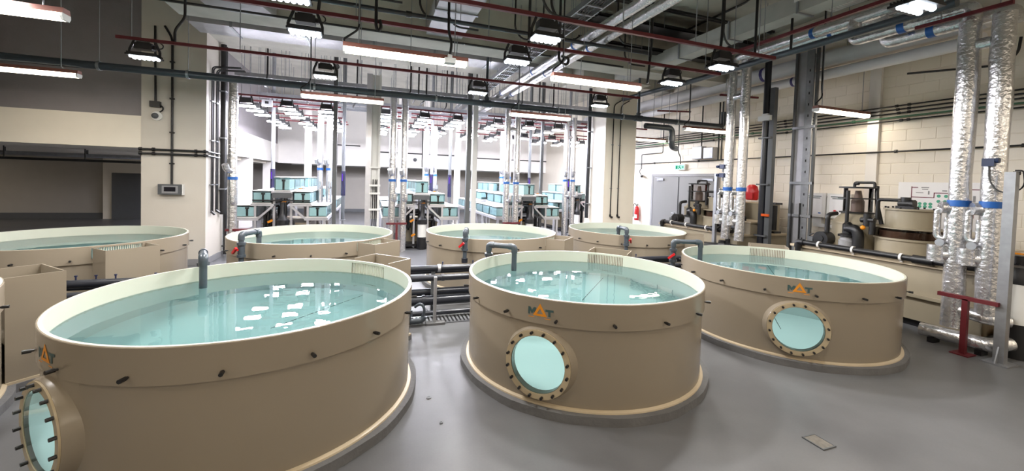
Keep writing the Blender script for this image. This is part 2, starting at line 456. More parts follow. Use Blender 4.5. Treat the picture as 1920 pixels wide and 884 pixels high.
def make_tank(label, cx, cy_, win_a, box_a, logo=True, group='round fish tanks'):
    t = thing('fish_tank', label, 'tank', (cx, cy_, 0), 0, group)
    Rw = RT - 0.018
    front = win_a is not None
    if front:
        me = weld(shell_with_window(win_a, Rw, Z0, ZS+0.02).mesh('tank_wall', M_BEIGE)); facing(me, True)
        me.shade_smooth(); obj('tank_wall', me, t)
        mi = weld(shell_with_window(win_a, RI, Z0+0.02, ZS+0.02).mesh('lining', M_INNER)); facing(mi, False)
        mi.shade_smooth(); li = obj('lining', mi, t)
    else:
        part('tank_wall', MB().lathe([(Rw, Z0), (Rw, ZS+0.02)], 96), M_BEIGE, t, 60)
        part('lining', MB().lathe([(RI, Z0+0.02), (RI, ZS+0.02)], 96), M_INNER, t, 60)
    # upper band, open behind the overflow grille
    zb0, zb1 = 0.775, 0.905
    band = MB()
    band.lathe([(RT, ZS), (RT, zb0), (Rw-0.004, zb0), (Rw-0.004, ZS)], 96, closed=True)
    band.lathe([(RT, zb1), (RT, ZT-0.004), (RT-0.004, ZT), (Rw-0.002, ZT), (Rw-0.004, ZT-0.002), (Rw-0.004, zb1)], 96, closed=True)
    band.lathe([(RT, zb0-0.001), (RT, zb1+0.001), (Rw-0.004, zb1+0.001), (Rw-0.004, zb0-0.001)], 88, a0=box_a+GA, a1=box_a+2*PI-GA, closed=True)
    part('rim_band', band, M_BEIGE, t, 40)
    ib = MB()
    ib.lathe([(RI, ZS), (RI, zb0)], 96); ib.lathe([(RI, zb1), (RI, ZT+0.001), (RT-0.010, ZT+0.001)], 96)
    ib.lathe([(RI, zb0), (RI, zb1)], 88, a0=box_a+GA, a1=box_a+2*PI-GA)
    part('inner_band', ib, M_BAND, t, 40)
    part('base_bead', MB().lathe([(RT-0.02, Z0), (RT+0.010, Z0), (RT+0.008, Z0+0.012), (RT-0.010, Z0+0.020), (RT-0.02, Z0+0.020)], 96, closed=True), M_BEAD, t, 40)
    part('tank_floor', MB().disc(RI+0.004, Z0+0.03, 96), M_INNER, t)
    w = obj('water', MB().disc(RI-0.0005, ZW, 96).mesh('water', M_WATER, recalc=False), t); w['label'] = 'still pale turquoise water'
    w.data.shade_smooth(); w.cycles.is_caustics_caster = True
    for c_ in t.children:
        if c_.name.split('.')[0] in ('lining', 'tank_floor', 'inner_band'): c_.cycles.is_caustics_receiver = True
    sm = MB()
    for k in range(12):
        a_, b_ = 0.08+0.085*k, 0.08+0.085*k+0.07
        sm.bar((a_*cos(box_a), a_*sin(box_a), Z0+0.031), (b_*cos(box_a), b_*sin(box_a), Z0+0.031), 0.008, 0.003)
    part('floor_slot', sm, M_DGREY, t)['kind'] = 'stuff'
    # grille bars
    g = MB(); nb = 22
    for i in range(nb+1):
        a = box_a-GA+2*GA*i/nb
        g.cbox((( RI+0.008)*cos(a), (RI+0.008)*sin(a), (zb0+zb1)/2), (0.014, 0.009, zb1-zb0), a)
    # overflow box outside the wall
    u1, v0, v1, zt, th = 1.50, -0.285, 0.225, 0.952, 0.012
    if box_a < 0: v0, v1, zt = -v1, -v0, 0.905
    bx = MB()
    def wallbox(ua, va, ub, vb):
        d = Vector((ub-ua, vb-va)).normalized(); nn = Vector((-d.y, d.x))*th/2
        q = [(ua+nn.x, va+nn.y), (ub+nn.x, vb+nn.y), (ub-nn.x, vb-nn.y), (ua-nn.x, va-nn.y)]
        bx.prism([(u*cos(box_a)-v*sin(box_a), u*sin(box_a)+v*cos(box_a)) for u, v in q], Z0+0.02, zt)
    us0, us1 = math.sqrt(RT**2-v0**2)-0.004, math.sqrt(RT**2-v1**2)-0.004
    wallbox(us0, v0, u1+0.01, v0); wallbox(us1, v1, u1, v1); wallbox(u1, v0, u1, v1)
    q = [(us0, v0), (u1, v0), (u1, v1), (us1, v1)]
    bx.prism([(u*cos(box_a)-v*sin(box_a), u*sin(box_a)+v*cos(box_a)) for u, v in q], 0.40, 0.41)
    ob = part('overflow_box', bx, M_BEIGE, t)
    q = [(us0, v0-0.02), (u1+0.03, v0-0.02), (u1+0.03, v1+0.02), (us1, v1+0.02)]
    part('foot_flange', MB().prism([(u*cos(box_a)-v*sin(box_a), u*sin(box_a)+v*cos(box_a)) for u, v in q], Z0, Z0+0.02), M_BEAD, ob)
    part('grille', g, M_BAND, t, label='slotted overflow grille in the tank rim')
    a0 = math.radians(-128.3)
    for k in range(17):
        a = a0+2*PI*k/17
        if abs(((a-box_a+PI) % (2*PI))-PI) < 0.26: continue
        o = obj('bolt', BOLT_ME, t, (RT*cos(a), RT*sin(a), 0.772), a)
    if front:
        n = Vector((cos(win_a), sin(win_a), 0))
        R3 = Matrix.Translation(n*0)@Matrix.Rotation(win_a, 4, 'Z')@Matrix.Translation((0, 0, WIN_Z))@Matrix.Rotation(PI/2, 4, 'Y')
        # local z of the lathe -> outward
        fr = MB().lathe([(WIN_R-0.004, RI-0.035), (WIN_R-0.004, RT+0.020), (WIN_R+0.050, RT+0.020), (WIN_R+0.054, RT+0.012), (WIN_R+0.062, RT-0.02), (WIN_R+0.080, RT-0.06)], 48, closed=True).xf(R3)
        f = part('window_frame', fr, M_BEIGE, t, 40)
        pn = obj('window_pane', MB().disc(WIN_R, RT+0.026, 48).xf(R3).mesh('window_pane', M_PANE, recalc=False), f); pn['label'] = 'round acrylic viewing pane'
        part('clamp_ring', MB().lathe([(WIN_R, RT+0.020), (WIN_R, RT+0.030), (WIN_R+0.046, RT+0.030), (WIN_R+0.046, RT+0.020)], 48, closed=True).xf(R3), mat('pale_acrylic_ring', (0.70, 0.64, 0.53), 0.25, var=0.03), f, 40)
        for k in range(16):
            b = 2*PI*(k+0.5)/16
            p = Matrix.Rotation(win_a, 4, 'Z') @ Vector((RT+0.028, (WIN_R+0.026)*cos(b), WIN_Z+(WIN_R+0.026)*sin(b)))
            obj('window_bolt', WB_ME, f, p, win_a)
    if logo and front:
        R_ = RT+0.0015; zc = 0.826
        em = None
        for k in ('M', 'T'):
            for poly in LOGO[k]:
                vs = [cylmap(s_, zc+z, R_, win_a) for s_, z in poly]
                e_ = part('letter', MB().add(vs, [tuple(range(len(vs)))]), M_SLATE, t, label='dark slate letter %s' % k)
        A_, B_, C_ = (0.0, 0.062), (-0.062, -0.040), (0.062, -0.040)
        a_, b_, c_ = (0.0, 0.022), (-0.028, -0.022), (0.028, -0.022)
        tri = MB()
        for P_, Q_, p_, q_ in ((A_, B_, a_, b_), (B_, C_, b_, c_), (C_, A_, c_, a_)):
            tri.add([cylmap(x, zc+z, R_+0.0008, win_a) for x, z in (P_, Q_, q_, p_)], [(0, 1, 2, 3)])
        tri.add([cylmap(x, zc+z, R_+0.0008, win_a) for x, z in ((-0.10,-0.052),(0.09,-0.052),(0.09,-0.057),(-0.10,-0.057))], [(0,1,2,3)])
        part('triangle_mark', tri, M_ORANGE, t, label='orange outlined triangle')
    return t
D = math.radians
names_f = ['round beige tank at the left edge of the front row, mostly out of frame',
           'large round beige tank in the left foreground with its viewing window at the frame edge',
           'round beige tank in the middle of the front row, viewing window facing the aisle',
           'round beige tank at the right end of the front row, before the filter units']
names_b = ['round beige tank in the back row before the dark corridor opening',
           'second back row tank from the left, behind the large foreground tank',
           'third back row tank from the left, behind the middle front tank',
           'round beige tank at the right end of the back row, near the grey door']
TANKS = []
for i in range(4):
    TANKS.append(make_tank(names_f[i], TX[i], YF, D(-135), D(45)))
for i in range(4):
    TANKS.append(make_tank(names_b[i], TX[i], YR, None, D(-45), False))
pl_f = ['low grey concrete plinth under the tank at the left frame edge', 'low grey concrete plinth under the large foreground tank', 'low grey concrete plinth under the middle front tank', 'low grey concrete plinth under the right front tank']
pl_b = ['low grey concrete plinth under the leftmost back row tank', 'low grey concrete plinth under the second back row tank', 'low grey concrete plinth under the third back row tank', 'low grey concrete plinth under the right back row tank']
for i in range(8):
    x, y = TX[i % 4], (YF if i < 4 else YR)
    ba = D(45) if i < 4 else D(-45)
    R_ = 1.258; n = 72; pts = []
    h0 = 0.30
    for k in range(n):
        a = 2*PI*k/n
        d = ((a-ba+PI) % (2*PI))-PI
        r = R_*(1+0.004*sin(7*a)+0.003*sin(17*a+1))
        if abs(d) < 0.22: r = max(r, 1.57/cos(d))
        pts.append((x+r*cos(a), y+r*sin(a)))
    mb = MB().prism(pts, 0.0, Z0)
    solo('concrete_plinth', mb, M_PLINTH, (pl_f+pl_b)[i], 'plinth', 'concrete plinths under the tanks')
# ------------------------------------------------------------------ inlets, pipe runs and drain between the rows
def inlet(label, riser, spout, zb=0.62, ztop=1.06, zin=0.70, side=-1, r=0.032):
    t = thing('tank_inlet', label, 'pipe', (riser[0], riser[1], zb), 0, 'tank inlet pipes')
    dx, dy = spout[0]-riser[0], spout[1]-riser[1]
    H_ = ztop-zb
    mb = MB().tube([(0,0,0),(0,0,H_),(dx,dy,H_-0.0),(dx,dy,zin-zb)], r, 14, bend=0.05)
    part('pipe', mb, M_PVC, t, 40)
    d = Vector((dx, dy, 0)).normalized()
    el = MB()
    el.tube([(0,0,H_-0.075),(0,0,H_),tuple(d*0.075+Vector((0,0,H_)))], r*1.22, 14, bend=0.05)
    part('elbow', el, M_PVC, t, 40)
    e2 = MB().tube([tuple(Vector((dx,dy,H_))-d*0.075),(dx,dy,H_),(dx,dy,H_-0.075)], r*1.22, 14, bend=0.05)
    part('elbow', e2, M_PVC, t, 40)
    zv = 0.86-zb
    v = MB().tube([(0,0,zv-0.075),(0,0,zv+0.075)], r*1.3, 14).tube([(0,0,zv-0.10),(0,0,zv-0.065)], r*1.65, 14).tube([(0,0,zv+0.06),(0,0,zv+0.095)], r*1.65, 14)
    vb = part('valve', v, M_PVC, t, 40)
    n = Vector((side*0.75, -0.66, 0)).normalized()
    h = MB().bar((0,0,zv), tuple(n*0.075+Vector((0,0,zv))), 0.022, 0.022)
    tt = Vector((-n.y, n.x, 0))*side
    c = n*0.075+Vector((0,0,zv))
    h.bar(tuple(c-tt*0.03+Vector((0,0,0.03))), tuple(c+tt*0.055-Vector((0,0,0.045))), 0.026, 0.03)
    part('valve_handle', h, M_RED, vb, label='red valve handle')
    part('tail_pipe', MB().tube([(0,0,0.02),(0,0,-0.05)], r*1.5, 14), M_PVC2, t, 40)
    return t
il_f = ['grey inlet pipe at the tank by the left frame edge', 'grey inlet pipe bent over the far rim of the large foreground tank', 'grey inlet pipe bent over the rim of the middle front tank', 'grey inlet pipe bent over the rim of the right front tank']
il_b = ['grey inlet pipe on the leftmost back row tank', 'grey inlet pipe with red handle on the second back row tank', 'grey inlet pipe with red handle on the third back row tank', 'grey inlet pipe with red handle on the right back row tank']
for i in range(1, 4):
    x = TX[i]
    off = (0.10, -0.30) if i == 1 else (0.26, -0.22) if i == 2 else (0.36, -0.14)
    rx, ry = (x-0.74, YF+1.02) if i < 3 else (x-0.95, YF+0.90)
    inlet(il_f[i], (rx, ry), (rx+off[0], ry+off[1]), side=-1)
for i in range(1, 4):
    x = TX[i]
    rx, ry = x-0.75, YR-1.09
    off = {1: (0.13, 0.30), 2: (0.08, 0.26), 3: (0.03, 0.30)}[i]
    inlet(il_b[i], (rx, ry), (rx+off[0], ry+off[1]), side=(1 if i == 3 else -1))
# long supply and return pipes along the aisle between the two rows
YP = 5.45
def run(name, label, y, z, r, x0, x1, m=M_PVC2, clips=(), mat_clip=None, valves=()):
    t = thing(name, label, 'pipe', (0, y, z), 0, 'pipes in the aisle between the tank rows')
    part('pipe', MB().tube([(x0,0,0),(x1,0,0)], r, 16), m, t, 40)
    for xc in clips:
        part('clip', MB().tube([(xc-0.02,0,0),(xc+0.02,0,0)], r*1.2, 16), mat_clip or M_PVC2, t, 40)
    for xc in valves:
        part('test_valve', MB().tube([(xc,0,r*0.9),(xc,0,r+0.035)], 0.007, 8).cbox((xc,0,r+0.04),(0.022,0.015,0.014)), mat('blue_valve', (0.10,0.13,0.26), 0.4, var=0.03), t)
    return t
xs_v = [-3.0,-2.83,-2.66,-2.3,-2.0, 0.3, 0.98, 1.42, 3.85, 4.0, 4.12, 4.25]
run('supply_pipe', 'upper black pipe of the aisle rack, with small blue valves on top', 5.62, 0.60, 0.045, -6, 6.4, clips=[-2.4,-0.9,0.93,2.3,3.9,5.3], mat_clip=M_ALU, valves=xs_v)
run('supply_pipe', 'second black pipe of the aisle rack, just below the upper one', 5.78, 0.53, 0.04, -6, 6.4)
run('return_pipe', 'black pipe on the near side of the aisle rack', 5.42, 0.515, 0.042, -6, 6.4, clips=[0.95,2.6,4.6])
run('return_pipe', 'thick black pipe with violet sheen low in the aisle', 5.70, 0.245, 0.055, -6, 6.4, clips=[1.6,3.2])
run('return_pipe', 'thickest black pipe low in the aisle rack', 5.45, 0.20, 0.065, -6, 6.4, clips=[0.7,3.5])
run('return_pipe', 'thin black pipe just above the aisle floor', 5.30, 0.075, 0.032, -6, 6.4)
posts = [(-2.2,'left of the foreground tank'), (0.85,'between the two front tanks'), (3.75,'behind the middle front tank'), (5.9,'behind the right front tank')]
for k, (xp, wh) in enumerate(posts):
    t = thing('pipe_rack_post', 'grey steel post carrying the aisle pipes '+wh, 'post', (xp, 5.60, 0), 0, 'pipe rack posts')
    part('upright', MB().cbox((0,0.02,0.28),(0.05,0.05,0.56)), M_DGREY, t)
    part('crossbar', MB().cbox((0,0.02,0.455),(0.045,0.46,0.035)), M_DGREY, t)
    part('crossbar', MB().cbox((0,0.02,0.135),(0.045,0.46,0.03)), M_DGREY, t)
    part('foot', MB().cbox((0,0.02,0.008),(0.14,0.14,0.016)), M_DGREY, t)
# pale upright stub in front of the rack, with its base block
t = thing('support_post', 'pale grey upright post beside the floor grating, on a small block', 'post', (0.80, 5.08, 0))
part('upright', MB().cbox((0,0,0.32),(0.035,0.05,0.58)), M_GREY, t)
part('base_block', MB().box(-0.11,0.13,-0.05,0.05,0,0.03), M_PLINTH, t)
t = thing('support_block', 'small concrete block on the floor beside the middle front tank', 'block', (1.30, 4.78, 0))
part('block_body', MB().box(-0.09,0.06,-0.06,0.05,0,0.06).box(-0.05,0.06,-0.02,0.05,0.06,0.085), M_PLINTH, t)
# floor drain channel with its slotted grating
gx0, gx1, gy0, gy1 = -2.5, 4.9, 5.10, 5.36
t = thing('drain_grating', 'slotted steel drain grating in the aisle floor', 'grating', (0, 0, 0))
part('channel', MB().box(gx0-0.02,gx1+0.02,gy0-0.02,gy1+0.02,0.0,0.002), M_BLACK, t)
part('frame', MB().box(gx0-0.02,gx1+0.02,gy0-0.02,gy0,0,0.012).box(gx0-0.02,gx1+0.02,gy1,gy1+0.02,0,0.012), M_STEEL, t)
SL = MB().box(-0.013,0.013,gy0,gy1,0.002,0.012).mesh('slat', M_STEEL)
n = int((gx1-gx0)/0.05)
for k in range(n): obj('slat', SL, t, (gx0+0.025+0.05*k, 0, 0))
# pump-like outlet fitting under the foreground tank's overflow box
t = thing('outlet_valve', 'black outlet fitting with a yellow handle at the foot of the foreground tank', 'valve', (0.47, 5.05, 0))
part('pipe', MB().tube([(0,0.2,0.30),(0,0,0.30),(0,0,0.07),(0.16,0,0.07),(0.20,0,0.12)], 0.035, 12, bend=0.05), M_PVC, t, 40)
part('union', MB().tube([(0,0,0.14),(0,0,0.22)], 0.05, 12), M_PVC, t, 40)
part('drain_hose', MB().tube([(0.17,0,0.10),(0.20,-0.02,0.22),(0.15,0.0,0.30),(0.08,0.03,0.24)], 0.018, 10, bend=0.05), M_PVC, t, 40)
part('handle', MB().cbox((-0.05,-0.03,0.18),(0.05,0.03,0.03)), M_YELLOW, t)
t = thing('end_valve', 'grey valve with a red handle on the pipe beside the foreground tank', 'valve', (0.45, 5.60, 0.245))
part('valve_body', MB().tube([(-0.10,0.1,0),(0.06,0.1,0)], 0.075, 14).tube([(-0.02,0.1,0.05),(-0.02,0.1,0.10)], 0.04, 12), M_PVC, t, 40)
part('valve_handle', MB().bar((-0.06,0.06,0.12),(0.08,0.04,0.13),0.03,0.03), M_RED, t)
t = thing('coupled_pipe', 'black looped hose and coupling behind the right front tank', 'pipe', (4.45, 5.36, 0.42))
part('pipe', MB().tube([(-0.3,0,0),(0.05,0,0),(0.16,-0.1,-0.02),(0.2,-0.1,-0.2)], 0.045, 12, bend=0.08), M_PVC2, t, 40)
part('hose', MB().tube([(-0.05,-0.03,0.05),(0.06,-0.08,0.12),(0.16,-0.12,0.02),(0.14,-0.1,-0.1)], 0.012, 8, bend=0.06), M_BLACK, t, 40)
# floor furniture
t = thing('floor_plate', 'small square steel plate set in the open grey floor', 'plate', (3.16, 1.955, 0))
part('plate', MB().cbox((0,0,0.003),(0.115,0.135,0.006)), mat('worn_steel_plate', (0.46,0.44,0.41), 0.5, metal=0.3, var=0.25, scale=30), t)
part('frame', MB().cbox((0,-0.0725,0.004),(0.135,0.01,0.008)).cbox((0,0.0725,0.004),(0.135,0.01,0.008)).cbox((-0.0625,0,0.004),(0.01,0.135,0.008)).cbox((0.0625,0,0.004),(0.01,0.135,0.008)), M_DGREY, t)
for lab, x, y, r in (('larger steel floor plug between the two front tanks', 0.497, 3.36, 0.02), ('smaller steel floor plug between the two front tanks', 0.54, 2.98, 0.013)):
    t = thing('floor_plug', lab, 'plug', (x, y, 0))
    part('cap', MB().lathe([(0.001,0.004),(r*0.7,0.004),(r*0.7,0.006),(r,0.005),(r,0.0)], 16), M_DGREY, t, 40)
# ------------------------------------------------------------------ flood lamps over the tanks
def led_meshes(big=True):
    hs = MB().cbox((0,0,0.016),(0.35,0.23,0.022))
    for k in range(9): hs.cbox((0,-0.10+0.025*k,0.04),(0.33,0.006,0.03))
    d = {}
    d['heat_sink'] = hs.mesh('heat_sink', M_BLACK)
    d['driver_box'] = MB().cbox((0.0,0,0.155),(0.20,0.12,0.085)).cbox((0,0,0.205),(0.15,0.09,0.02)).cbox((0.115,0,0.155),(0.035,0.05,0.05)).mesh('driver_box', M_BLACK)
    br = MB()
    for sx in (-1, 1):
        br.bar((sx*0.172,0,0.01),(sx*0.172,0,0.10),0.012,0.03).bar((sx*0.172,0,0.10),(sx*0.12,0,0.235),0.012,0.03)
    br.bar((-0.125,0,0.238),(0.125,0,0.238),0.03,0.012)
    d['bracket'] = br.mesh('bracket', M_BLACK)
    d['cable'] = MB().tube([(0.12,0.02,0.15),(0.19,0.03,0.16),(0.205,0.03,0.21),(0.15,0.02,0.25)], 0.008, 6, bend=0.03).mesh('cable', M_BLACK, 40)
    return d
LED = led_meshes()
LENS = MB().ball((0,0,0),0.026,8,5,0.9).mesh('lens', E_LED, 60)
def led(label, x, y, z=3.445, power=None, caustic=True):
    t = thing('flood_lamp', label, 'lamp', (x, y, z), 0, 'flood lamps over the tanks')
    for k, me in LED.items(): obj(k, me, t)
    for i in range(6):
        for j in range(2): obj('lens', LENS, t, (-0.135+0.054*i, -0.045+0.09*j, 0.004))
    ld = bpy.data.lights.new('flood_light', 'AREA'); ld.shape = 'RECTANGLE'; ld.size = 0.31; ld.size_y = 0.17
    ld.energy = power or LED_W; ld.color = (1.0, 0.975, 0.95)
    ld.cycles.is_caustics_light = caustic
    o = bpy.data.objects.new('flood_light', ld); C.objects.link(o); o.parent = t; o.location = (0, 0, -0.026)
    return t
LX = (-0.725, 1.80, 4.35)
led('black flood lamp at the left, glowing before the white column', -3.05, 7.12, power=19.0)
for x, w in zip(LX, ('left', 'middle', 'right')):
    led('black flood lamp hung over the back tank row, %s one of three' % {'left':'leftmost','middle':'middle','right':'rightmost'}[w], x, 7.12)
    led('black flood lamp between the tank rows, %s one of three' % {'left':'leftmost','middle':'middle','right':'rightmost'}[w], x, 5.05)
    led('black flood lamp over the front tank row, %s one of three' % {'left':'leftmost','middle':'middle','right':'rightmost'}[w], x, 4.12)
led('flood lamp high at the top right corner of the picture', 4.36, 2.12, power=22.0)
led('added flood lamp over the left tanks between the rows, out of view', -3.25, 5.05)  # unseen lamp added for more light on the left tanks
led('added flood lamp over the left front tank, out of view', -3.25, 4.12)  # second unseen lamp, added to light the front row
# ------------------------------------------------------------------ red strut bars carrying the lamps
def strut(label, a, b, rods=(), group='red strut bars', w=0.042):
    t = thing('strut_bar', label, 'bar', (0, 0, 0), 0, group)
    part('channel', MB().bar(a, b, w, w), M_REDSTEEL, t)
    for p in rods:
        part('hanger_rod', MB().tube([(p[0],p[1],a[2]),(p[0],p[1],ZC-0.002)], 0.006, 6), M_STEEL, t, 60)
    return t
for lab, y, x0 in (('long red strut bar over the back tank row', 7.12, -3.37), ('long red strut bar over the aisle between the rows', 5.05, -3.5), ('long red strut bar over the front tank row', 4.12, -3.5)):
    strut(lab, (x0, y, 3.70), (5.31, y, 3.70), [(x, y) for x in (-3.2, -1.9, -0.2, 0.6, 1.4, 2.8, 3.9, 5.0) if x > x0])
strut('red strut bar running away from the top right corner', (5.31, 2.0, 3.98), (5.31, 4.85, 3.98), [(5.31, y) for y in (2.6, 3.4, 4.3, 4.8)])
strut('short red strut bar near the silver pipes at the top right', (6.70, 3.25, 4.03), (6.70, 2.40, 4.03), [(6.7, 3.0), (6.7, 2.5)])
strut('short red strut bar under the white lagged pipes, farther one', (7.6, 9.35, 3.98), (8.5, 9.05, 3.98), [(7.7, 9.3), (8.4, 9.1)])
strut('short red strut bar under the white lagged pipes, nearer one', (7.55, 7.15, 4.0), (8.55, 7.0, 4.0), [(7.7, 7.13), (8.4, 7.03)])
# ------------------------------------------------------------------ batten lights
_bl = 1.43
BAT = {}
BAT['body'] = MB().prism([(-0.055,0.0),(0.055,0.0),(0.045,0.05),(-0.045,0.05)], -_bl/2, _bl/2, 'x').mesh('body', M_WOOD)
BAT['diffuser'] = MB().prism([(-0.055,-0.002),(-0.058,-0.03),(-0.042,-0.058),(0.042,-0.058),(0.058,-0.03),(0.055,-0.002)], -_bl/2+0.02, _bl/2-0.02, 'x').mesh('diffuser', E_TUBE, 60)
BAT['end_cap'] = MB().prism([(-0.058,0.0),(-0.060,-0.03),(-0.042,-0.06),(0.042,-0.06),(0.060,-0.03),(0.058,0.0)], _bl/2-0.02, _bl/2, 'x').prism([(-0.058,0.0),(-0.060,-0.03),(-0.042,-0.06),(0.042,-0.06),(0.060,-0.03),(0.058,0.0)], -_bl/2, -_bl/2+0.02, 'x').mesh('end_cap', M_WHITE)
def batten(label, xc, y, z=3.32, junction=False):
    ry = -0.10 if 8.0 < y < 8.3 else 0.0
    t = thing('batten_light', label, 'lamp', (xc, y, z), 0, 'batten lights')
    for k, me in BAT.items(): obj(k, me, t)
    ld = bpy.data.lights.new('tube_light', 'AREA'); ld.shape = 'RECTANGLE'; ld.size = 1.36; ld.size_y = 0.085
    ld.energy = TUBE_W; ld.color = (1.0, 0.87, 0.71); ld.cycles.is_caustics_light = True
    o = bpy.data.objects.new('tube_light', ld); C.objects.link(o); o.parent = t; o.location = (0, 0, -0.0605)
    for sx in (-1, 1):
        part('hanger_rod', MB().tube([(sx*0.55,0,0.045),(sx*0.55,ry,0.075),(sx*0.55,ry,ZC-0.002-z)], 0.006, 6), M_STEEL, t, 60)
    part('cable', MB().tube([(-0.68,0,0.03),(-0.72,ry,0.08),(-0.55,ry,0.22),(-0.55,ry+0.02,0.4),(-0.55,ry+0.02,ZC-0.002-z)], 0.012, 8, bend=0.06), M_BLACK, t, 40)
    if junction:
        part('junction_box', MB().cbox((0.48,-0.075,-0.03),(0.13,0.10,0.06)).cbox((0.48,-0.075,0.02),(0.05,0.05,0.05)), M_WHITE, t)
        part('flex_cable', MB().tube([(0.48,-0.075,0.03),(0.50,-0.075,0.20),(0.46,-0.06,0.32),(0.45,-0.04,ZC-0.002-z)], 0.016, 8, bend=0.08), M_BLACK, t, 40)
    return t
batten('batten light with a white junction box at its right end', 0.39, 4.93, junction=True)
batten('batten light above the middle front tank, right of the centre', 3.03, 5.03)
batten('batten light under the dark pipe, left of the aluminium columns', -0.51, 8.13)
batten('batten light under the dark pipe, before the right white column', 3.48, 8.10)
batten('lower batten light at the left edge before the grey wall', -5.02, 8.16)
batten('upper batten light at the top left corner', -3.48, 5.06)
batten('batten light left of the twin foil pipes by the right wall', 8.02, 7.97)
batten('batten light beside the steel column at the right wall', 8.12, 4.93)
batten('small distant batten light right of the white column', 8.20, 10.55)
# battens added out of sight behind the camera to light the tank fronts
for j, y in enumerate((1.55, -0.4, -2.0, -3.6, -5.2)):
    for i, x in enumerate((-6.4, -3.0, 0.39, 3.03, 5.6, 8.1)):
        if j == 0 and i > 3: continue
        batten('added unseen batten light behind the picture, row %s, place %s from the left' % (('one','two','three','four','five')[j], ('one','two','three','four','five','six')[i]), x, y)
# ------------------------------------------------------------------ main dark pipe across the hall
t = thing('main_pipe', 'long dark grey pipe crossing the whole hall under the ceiling', 'pipe')
part('pipe', MB().tube([(-14.5,8.12,3.47),(8.72,8.12,3.47),(8.72,8.12,3.85)], 0.062, 16, bend=0.12), M_PVC, t, 40)
for x in (-6.2, -4.05, -2.9, -1.0, 1.2, 2.3, 3.9, 5.6, 7.2):
    part('pipe_clamp', MB().tube([(x-0.018,8.12,3.47),(x+0.018,8.12,3.47)], 0.074, 14).tube([(x,8.12,3.53),(x,8.12,ZC-0.002)], 0.006, 6), M_STEEL, t, 40)
for x in (2.25, 6.05):
    part('tee', MB().tube([(x-0.09,8.12,3.47),(x+0.09,8.12,3.47)], 0.076, 14).tube([(x,8.12,3.47),(x,8.12,3.60)], 0.05, 12).tube([(x,8.12,3.58),(x,8.12,4.6)], 0.028, 10), M_PVC, t, 40)
t = thing('drop_pipe', 'dark pipe turning down beside the white column at the right wall', 'pipe')
part('pipe', MB().tube([(6.75,8.75,3.42),(7.62,8.75,3.42),(7.62,8.75,2.92),(8.0,9.0,2.90)], 0.075, 16, bend=0.14), M_PVC, t, 40)
part('coupling', MB().tube([(7.62,8.75,3.20),(7.62,8.75,3.08)], 0.088, 16), M_PVC, t, 40)
# ------------------------------------------------------------------ other services under the soffit
def pipe(name, label, pts, r, m, cat='pipe', bend=0.1, hang=(), bands=(), band_m=None, n=14, clamps=()):
    t = thing(name, label, cat)
    part('pipe', MB().tube(pts, r, n, bend=bend), m, t, 40)
    for h in hang: part('hanger_rod', MB().tube([h, (h[0],h[1],ZC-0.002)], 0.006, 6), M_STEEL, t, 60)
    for a, b in bands: part('tape_band', MB().tube([a, b], r*1.03, n), band_m or M_BLUE, t, 40)
    for a, b in clamps: part('clamp', MB().tube([a, b], r*1.35, 10), M_BLACK, t, 40)
    return t
for k, (x, wh) in enumerate(((3.36, 'left'), (3.66, 'right'))):
    pipe('foil_pipe', 'foil wrapped pipe running into the hall under the ceiling, %s of the pair' % wh, [(x, 2.9, 4.30), (x, 15.0, 4.30)], 0.078, M_FOIL, hang=[(x, y, 4.38) for y in (4.5, 6.5, 9, 11.5)], bands=[((x, y, 4.30), (x, y+0.05, 4.30)) for y in (6.35, 8.25, 10.5)])
t = thing('cable_ladder', 'galvanised cable ladder beside the twin foil pipes under the ceiling', 'cable tray')
for x in (2.72, 3.0): part('side_rail', MB().bar((x,2.6,4.34),(x,14,4.34),0.02,0.08), M_STEEL, t)
RU = MB().cbox((2.86,0,4.31),(0.28,0.03,0.02)).mesh('rung', M_STEEL)
for k in range(26): obj('rung', RU, t, (0, 2.8+0.3*k, 0))
for k in range(5): part('cable', MB().tube([(2.77+0.045*k,2.6,4.335),(2.77+0.045*k,14,4.335)], 0.012, 6), M_BLACK, t, 60)
pipe('black_conduit', 'black pipe with a round junction crossing high above the front lamps', [(-6, 5.9, 4.18), (4.6, 5.9, 4.18)], 0.032, M_PVC2, hang=[(x, 5.9, 4.2) for x in (-3,-1,1.2,3.2)], clamps=[((0.42,5.9,4.18),(0.50,5.9,4.18))])
pipe('black_conduit', 'thin black conduit crossing under the concrete beam', [(-3.0, 7.3, 4.36), (5.0, 7.3, 4.36)], 0.018, M_BLACK)
pipe('black_conduit', 'thin black conduit bending across the soffit at the upper right', [(4.2, 4.6, 5.26), (6.0, 4.6, 5.26), (6.4, 5.6, 5.26), (6.4, 7.0, 5.26)], 0.022, M_BLACK)
for k in range(2):
    pipe('black_conduit', 'black conduit of the soffit bank at the upper right, %s from the front' % ('first','second','third','fourth','fifth')[k], [(4.0, 6.25+0.07*k, 5.2), (8.0, 6.25+0.07*k, 5.2)], 0.024, M_BLACK)
t = thing('air_duct', 'foil wrapped flat duct crossing the hall behind the beam', 'duct')
part('duct', MB().box(-3.05, 4.2, 8.45, 9.05, 4.46, 4.70), M_DUCT, t)
for x in (-2.4,-1.2,0.0,1.2,2.4,3.6): part('joint_flange', MB().box(x-0.02,x+0.02,8.43,9.07,4.44,4.72), M_STEEL, t)
t = thing('air_duct', 'foil wrapped duct branch at the upper left, before the flat duct', 'duct')
part('duct', MB().add([(-2.75,6.35,4.55),(-2.0,6.35,4.55),(-1.5,7.5,4.40),(-2.4,7.5,4.40),(-2.75,6.35,4.85),(-2.0,6.35,4.85),(-1.5,7.5,4.85),(-2.4,7.5,4.85)], [(3,2,1,0),(4,5,6,7),(0,1,5,4),(1,2,6,5),(2,3,7,6),(3,0,4,7)]), M_DUCT, t)
